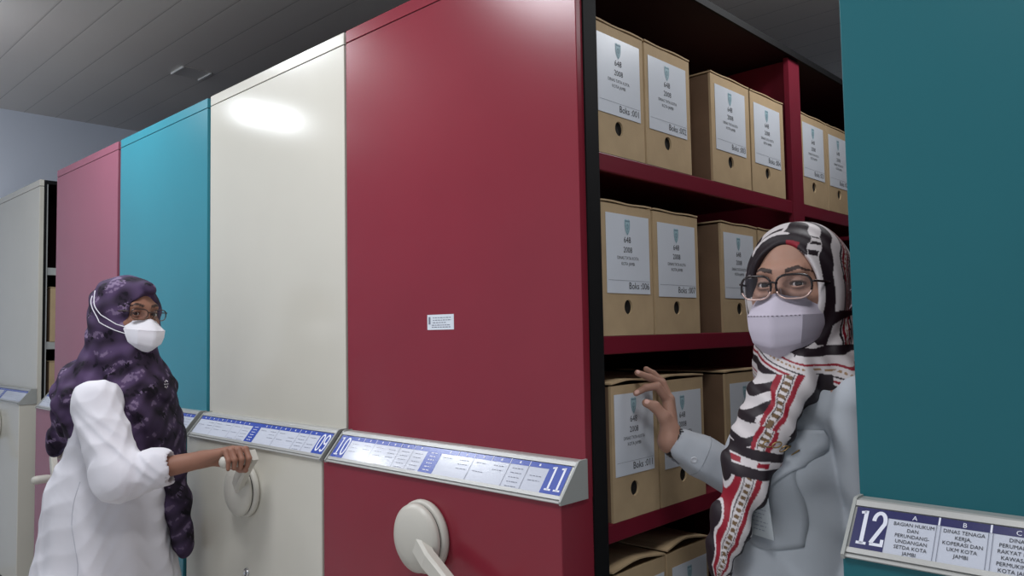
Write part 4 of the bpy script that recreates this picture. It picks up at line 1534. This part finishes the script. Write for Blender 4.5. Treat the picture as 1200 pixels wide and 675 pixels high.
    if h_[0] is not None:
        for k in range(9):
            a = 2 * PI * k / 8
            r = 0 if k == 8 else .011
            p = h_[0] + Vector(-l) * (r * math.cos(a)) + Vector((0, 0, r * math.sin(a))) + Vector(f) * .002
            rr = bmesh.ops.create_icosphere(bm, subdivisions=1, radius=.0032)
            bmesh.ops.translate(bm, vec=p, verts=rr['verts'])
        obj('brooch', bm, mat('brooch silver', (190, 184, 190), .2, metal=.9), scarf, smooth=True)
    return root

build_crank_woman()

# ------------------------------------------------------------------ light
def area(name, loc, size, power, color=(1, 1, 1), sy=None, rot=(0, 0, 0), spread=180):
    d = bpy.data.lights.new(name, 'AREA')
    d.shape = 'RECTANGLE'; d.size = size; d.size_y = sy or size
    d.energy = power; d.color = color
    d.spread = math.radians(spread)
    o = bpy.data.objects.new(name, d)
    COL.objects.link(o)
    o.location = loc; o.rotation_euler = rot
    return o

def globe(loc, power, color, r):
    d = bpy.data.lights.new('globe_or_fill_lamp', 'POINT')
    d.energy = power; d.color = color; d.shadow_soft_size = r
    o = bpy.data.objects.new('globe_or_fill_lamp', d)
    COL.objects.link(o); o.location = loc
globe((-2.95, -.84, 2.6), 4.5, (.90, .95, 1), .06)
globe((-2.95, -1.03, 2.6), 4.5, (.90, .95, 1), .06)
globe((.40, .95, 2.48), 15, (.95, .97, 1), .12)  # fill added over the aisle to brighten box fronts and ceiling
area('ceiling_or_fill_lamp', (-2.3, -.60, 2.77), .5, 20, (.90, .95, 1), .3)  # added fill for the left cabinets, set where its reflection stays out of view
area('ceiling_or_fill_lamp', (-.72, -.90, 2.64), .5, 20, (.93, .95, 1), .4)
area('ceiling_or_fill_lamp', (.85, -1.0, 2.77), .4, 15, (.97, .98, 1), .4)

w = bpy.data.worlds.new('World'); scene.world = w
w.use_nodes = True
w.node_tree.nodes['Background'].inputs[0].default_value = (.80, .88, 1.0, 1)
w.node_tree.nodes['Background'].inputs[1].default_value = .6

# ------------------------------------------------------------------ camera
fpx, yaw, pitch, roll = 905.08, -.7584, .0551, -.0182
fw = Vector((math.sin(yaw) * math.cos(pitch), math.cos(yaw) * math.cos(pitch), math.sin(pitch)))
rt = Vector((math.cos(yaw), -math.sin(yaw), 0))
up = rt.cross(fw)
r2 = rt * math.cos(roll) + up * math.sin(roll)
u2 = -rt * math.sin(roll) + up * math.cos(roll)
cd = bpy.data.cameras.new('camera')
cam = bpy.data.objects.new('camera', cd)
COL.objects.link(cam)
cam.matrix_world = Matrix(((r2.x, u2.x, -fw.x, .9809), (r2.y, u2.y, -fw.y, -1.2470), (r2.z, u2.z, -fw.z, 1.3711), (0, 0, 0, 1)))
cd.sensor_width = 36
cd.lens = fpx / 1200 * 36
cd.clip_start = .02
scene.camera = cam
scene.view_settings.view_transform = 'Standard'
scene.view_settings.look = 'None'
scene.view_settings.exposure = 0
scene.view_settings.gamma = 1
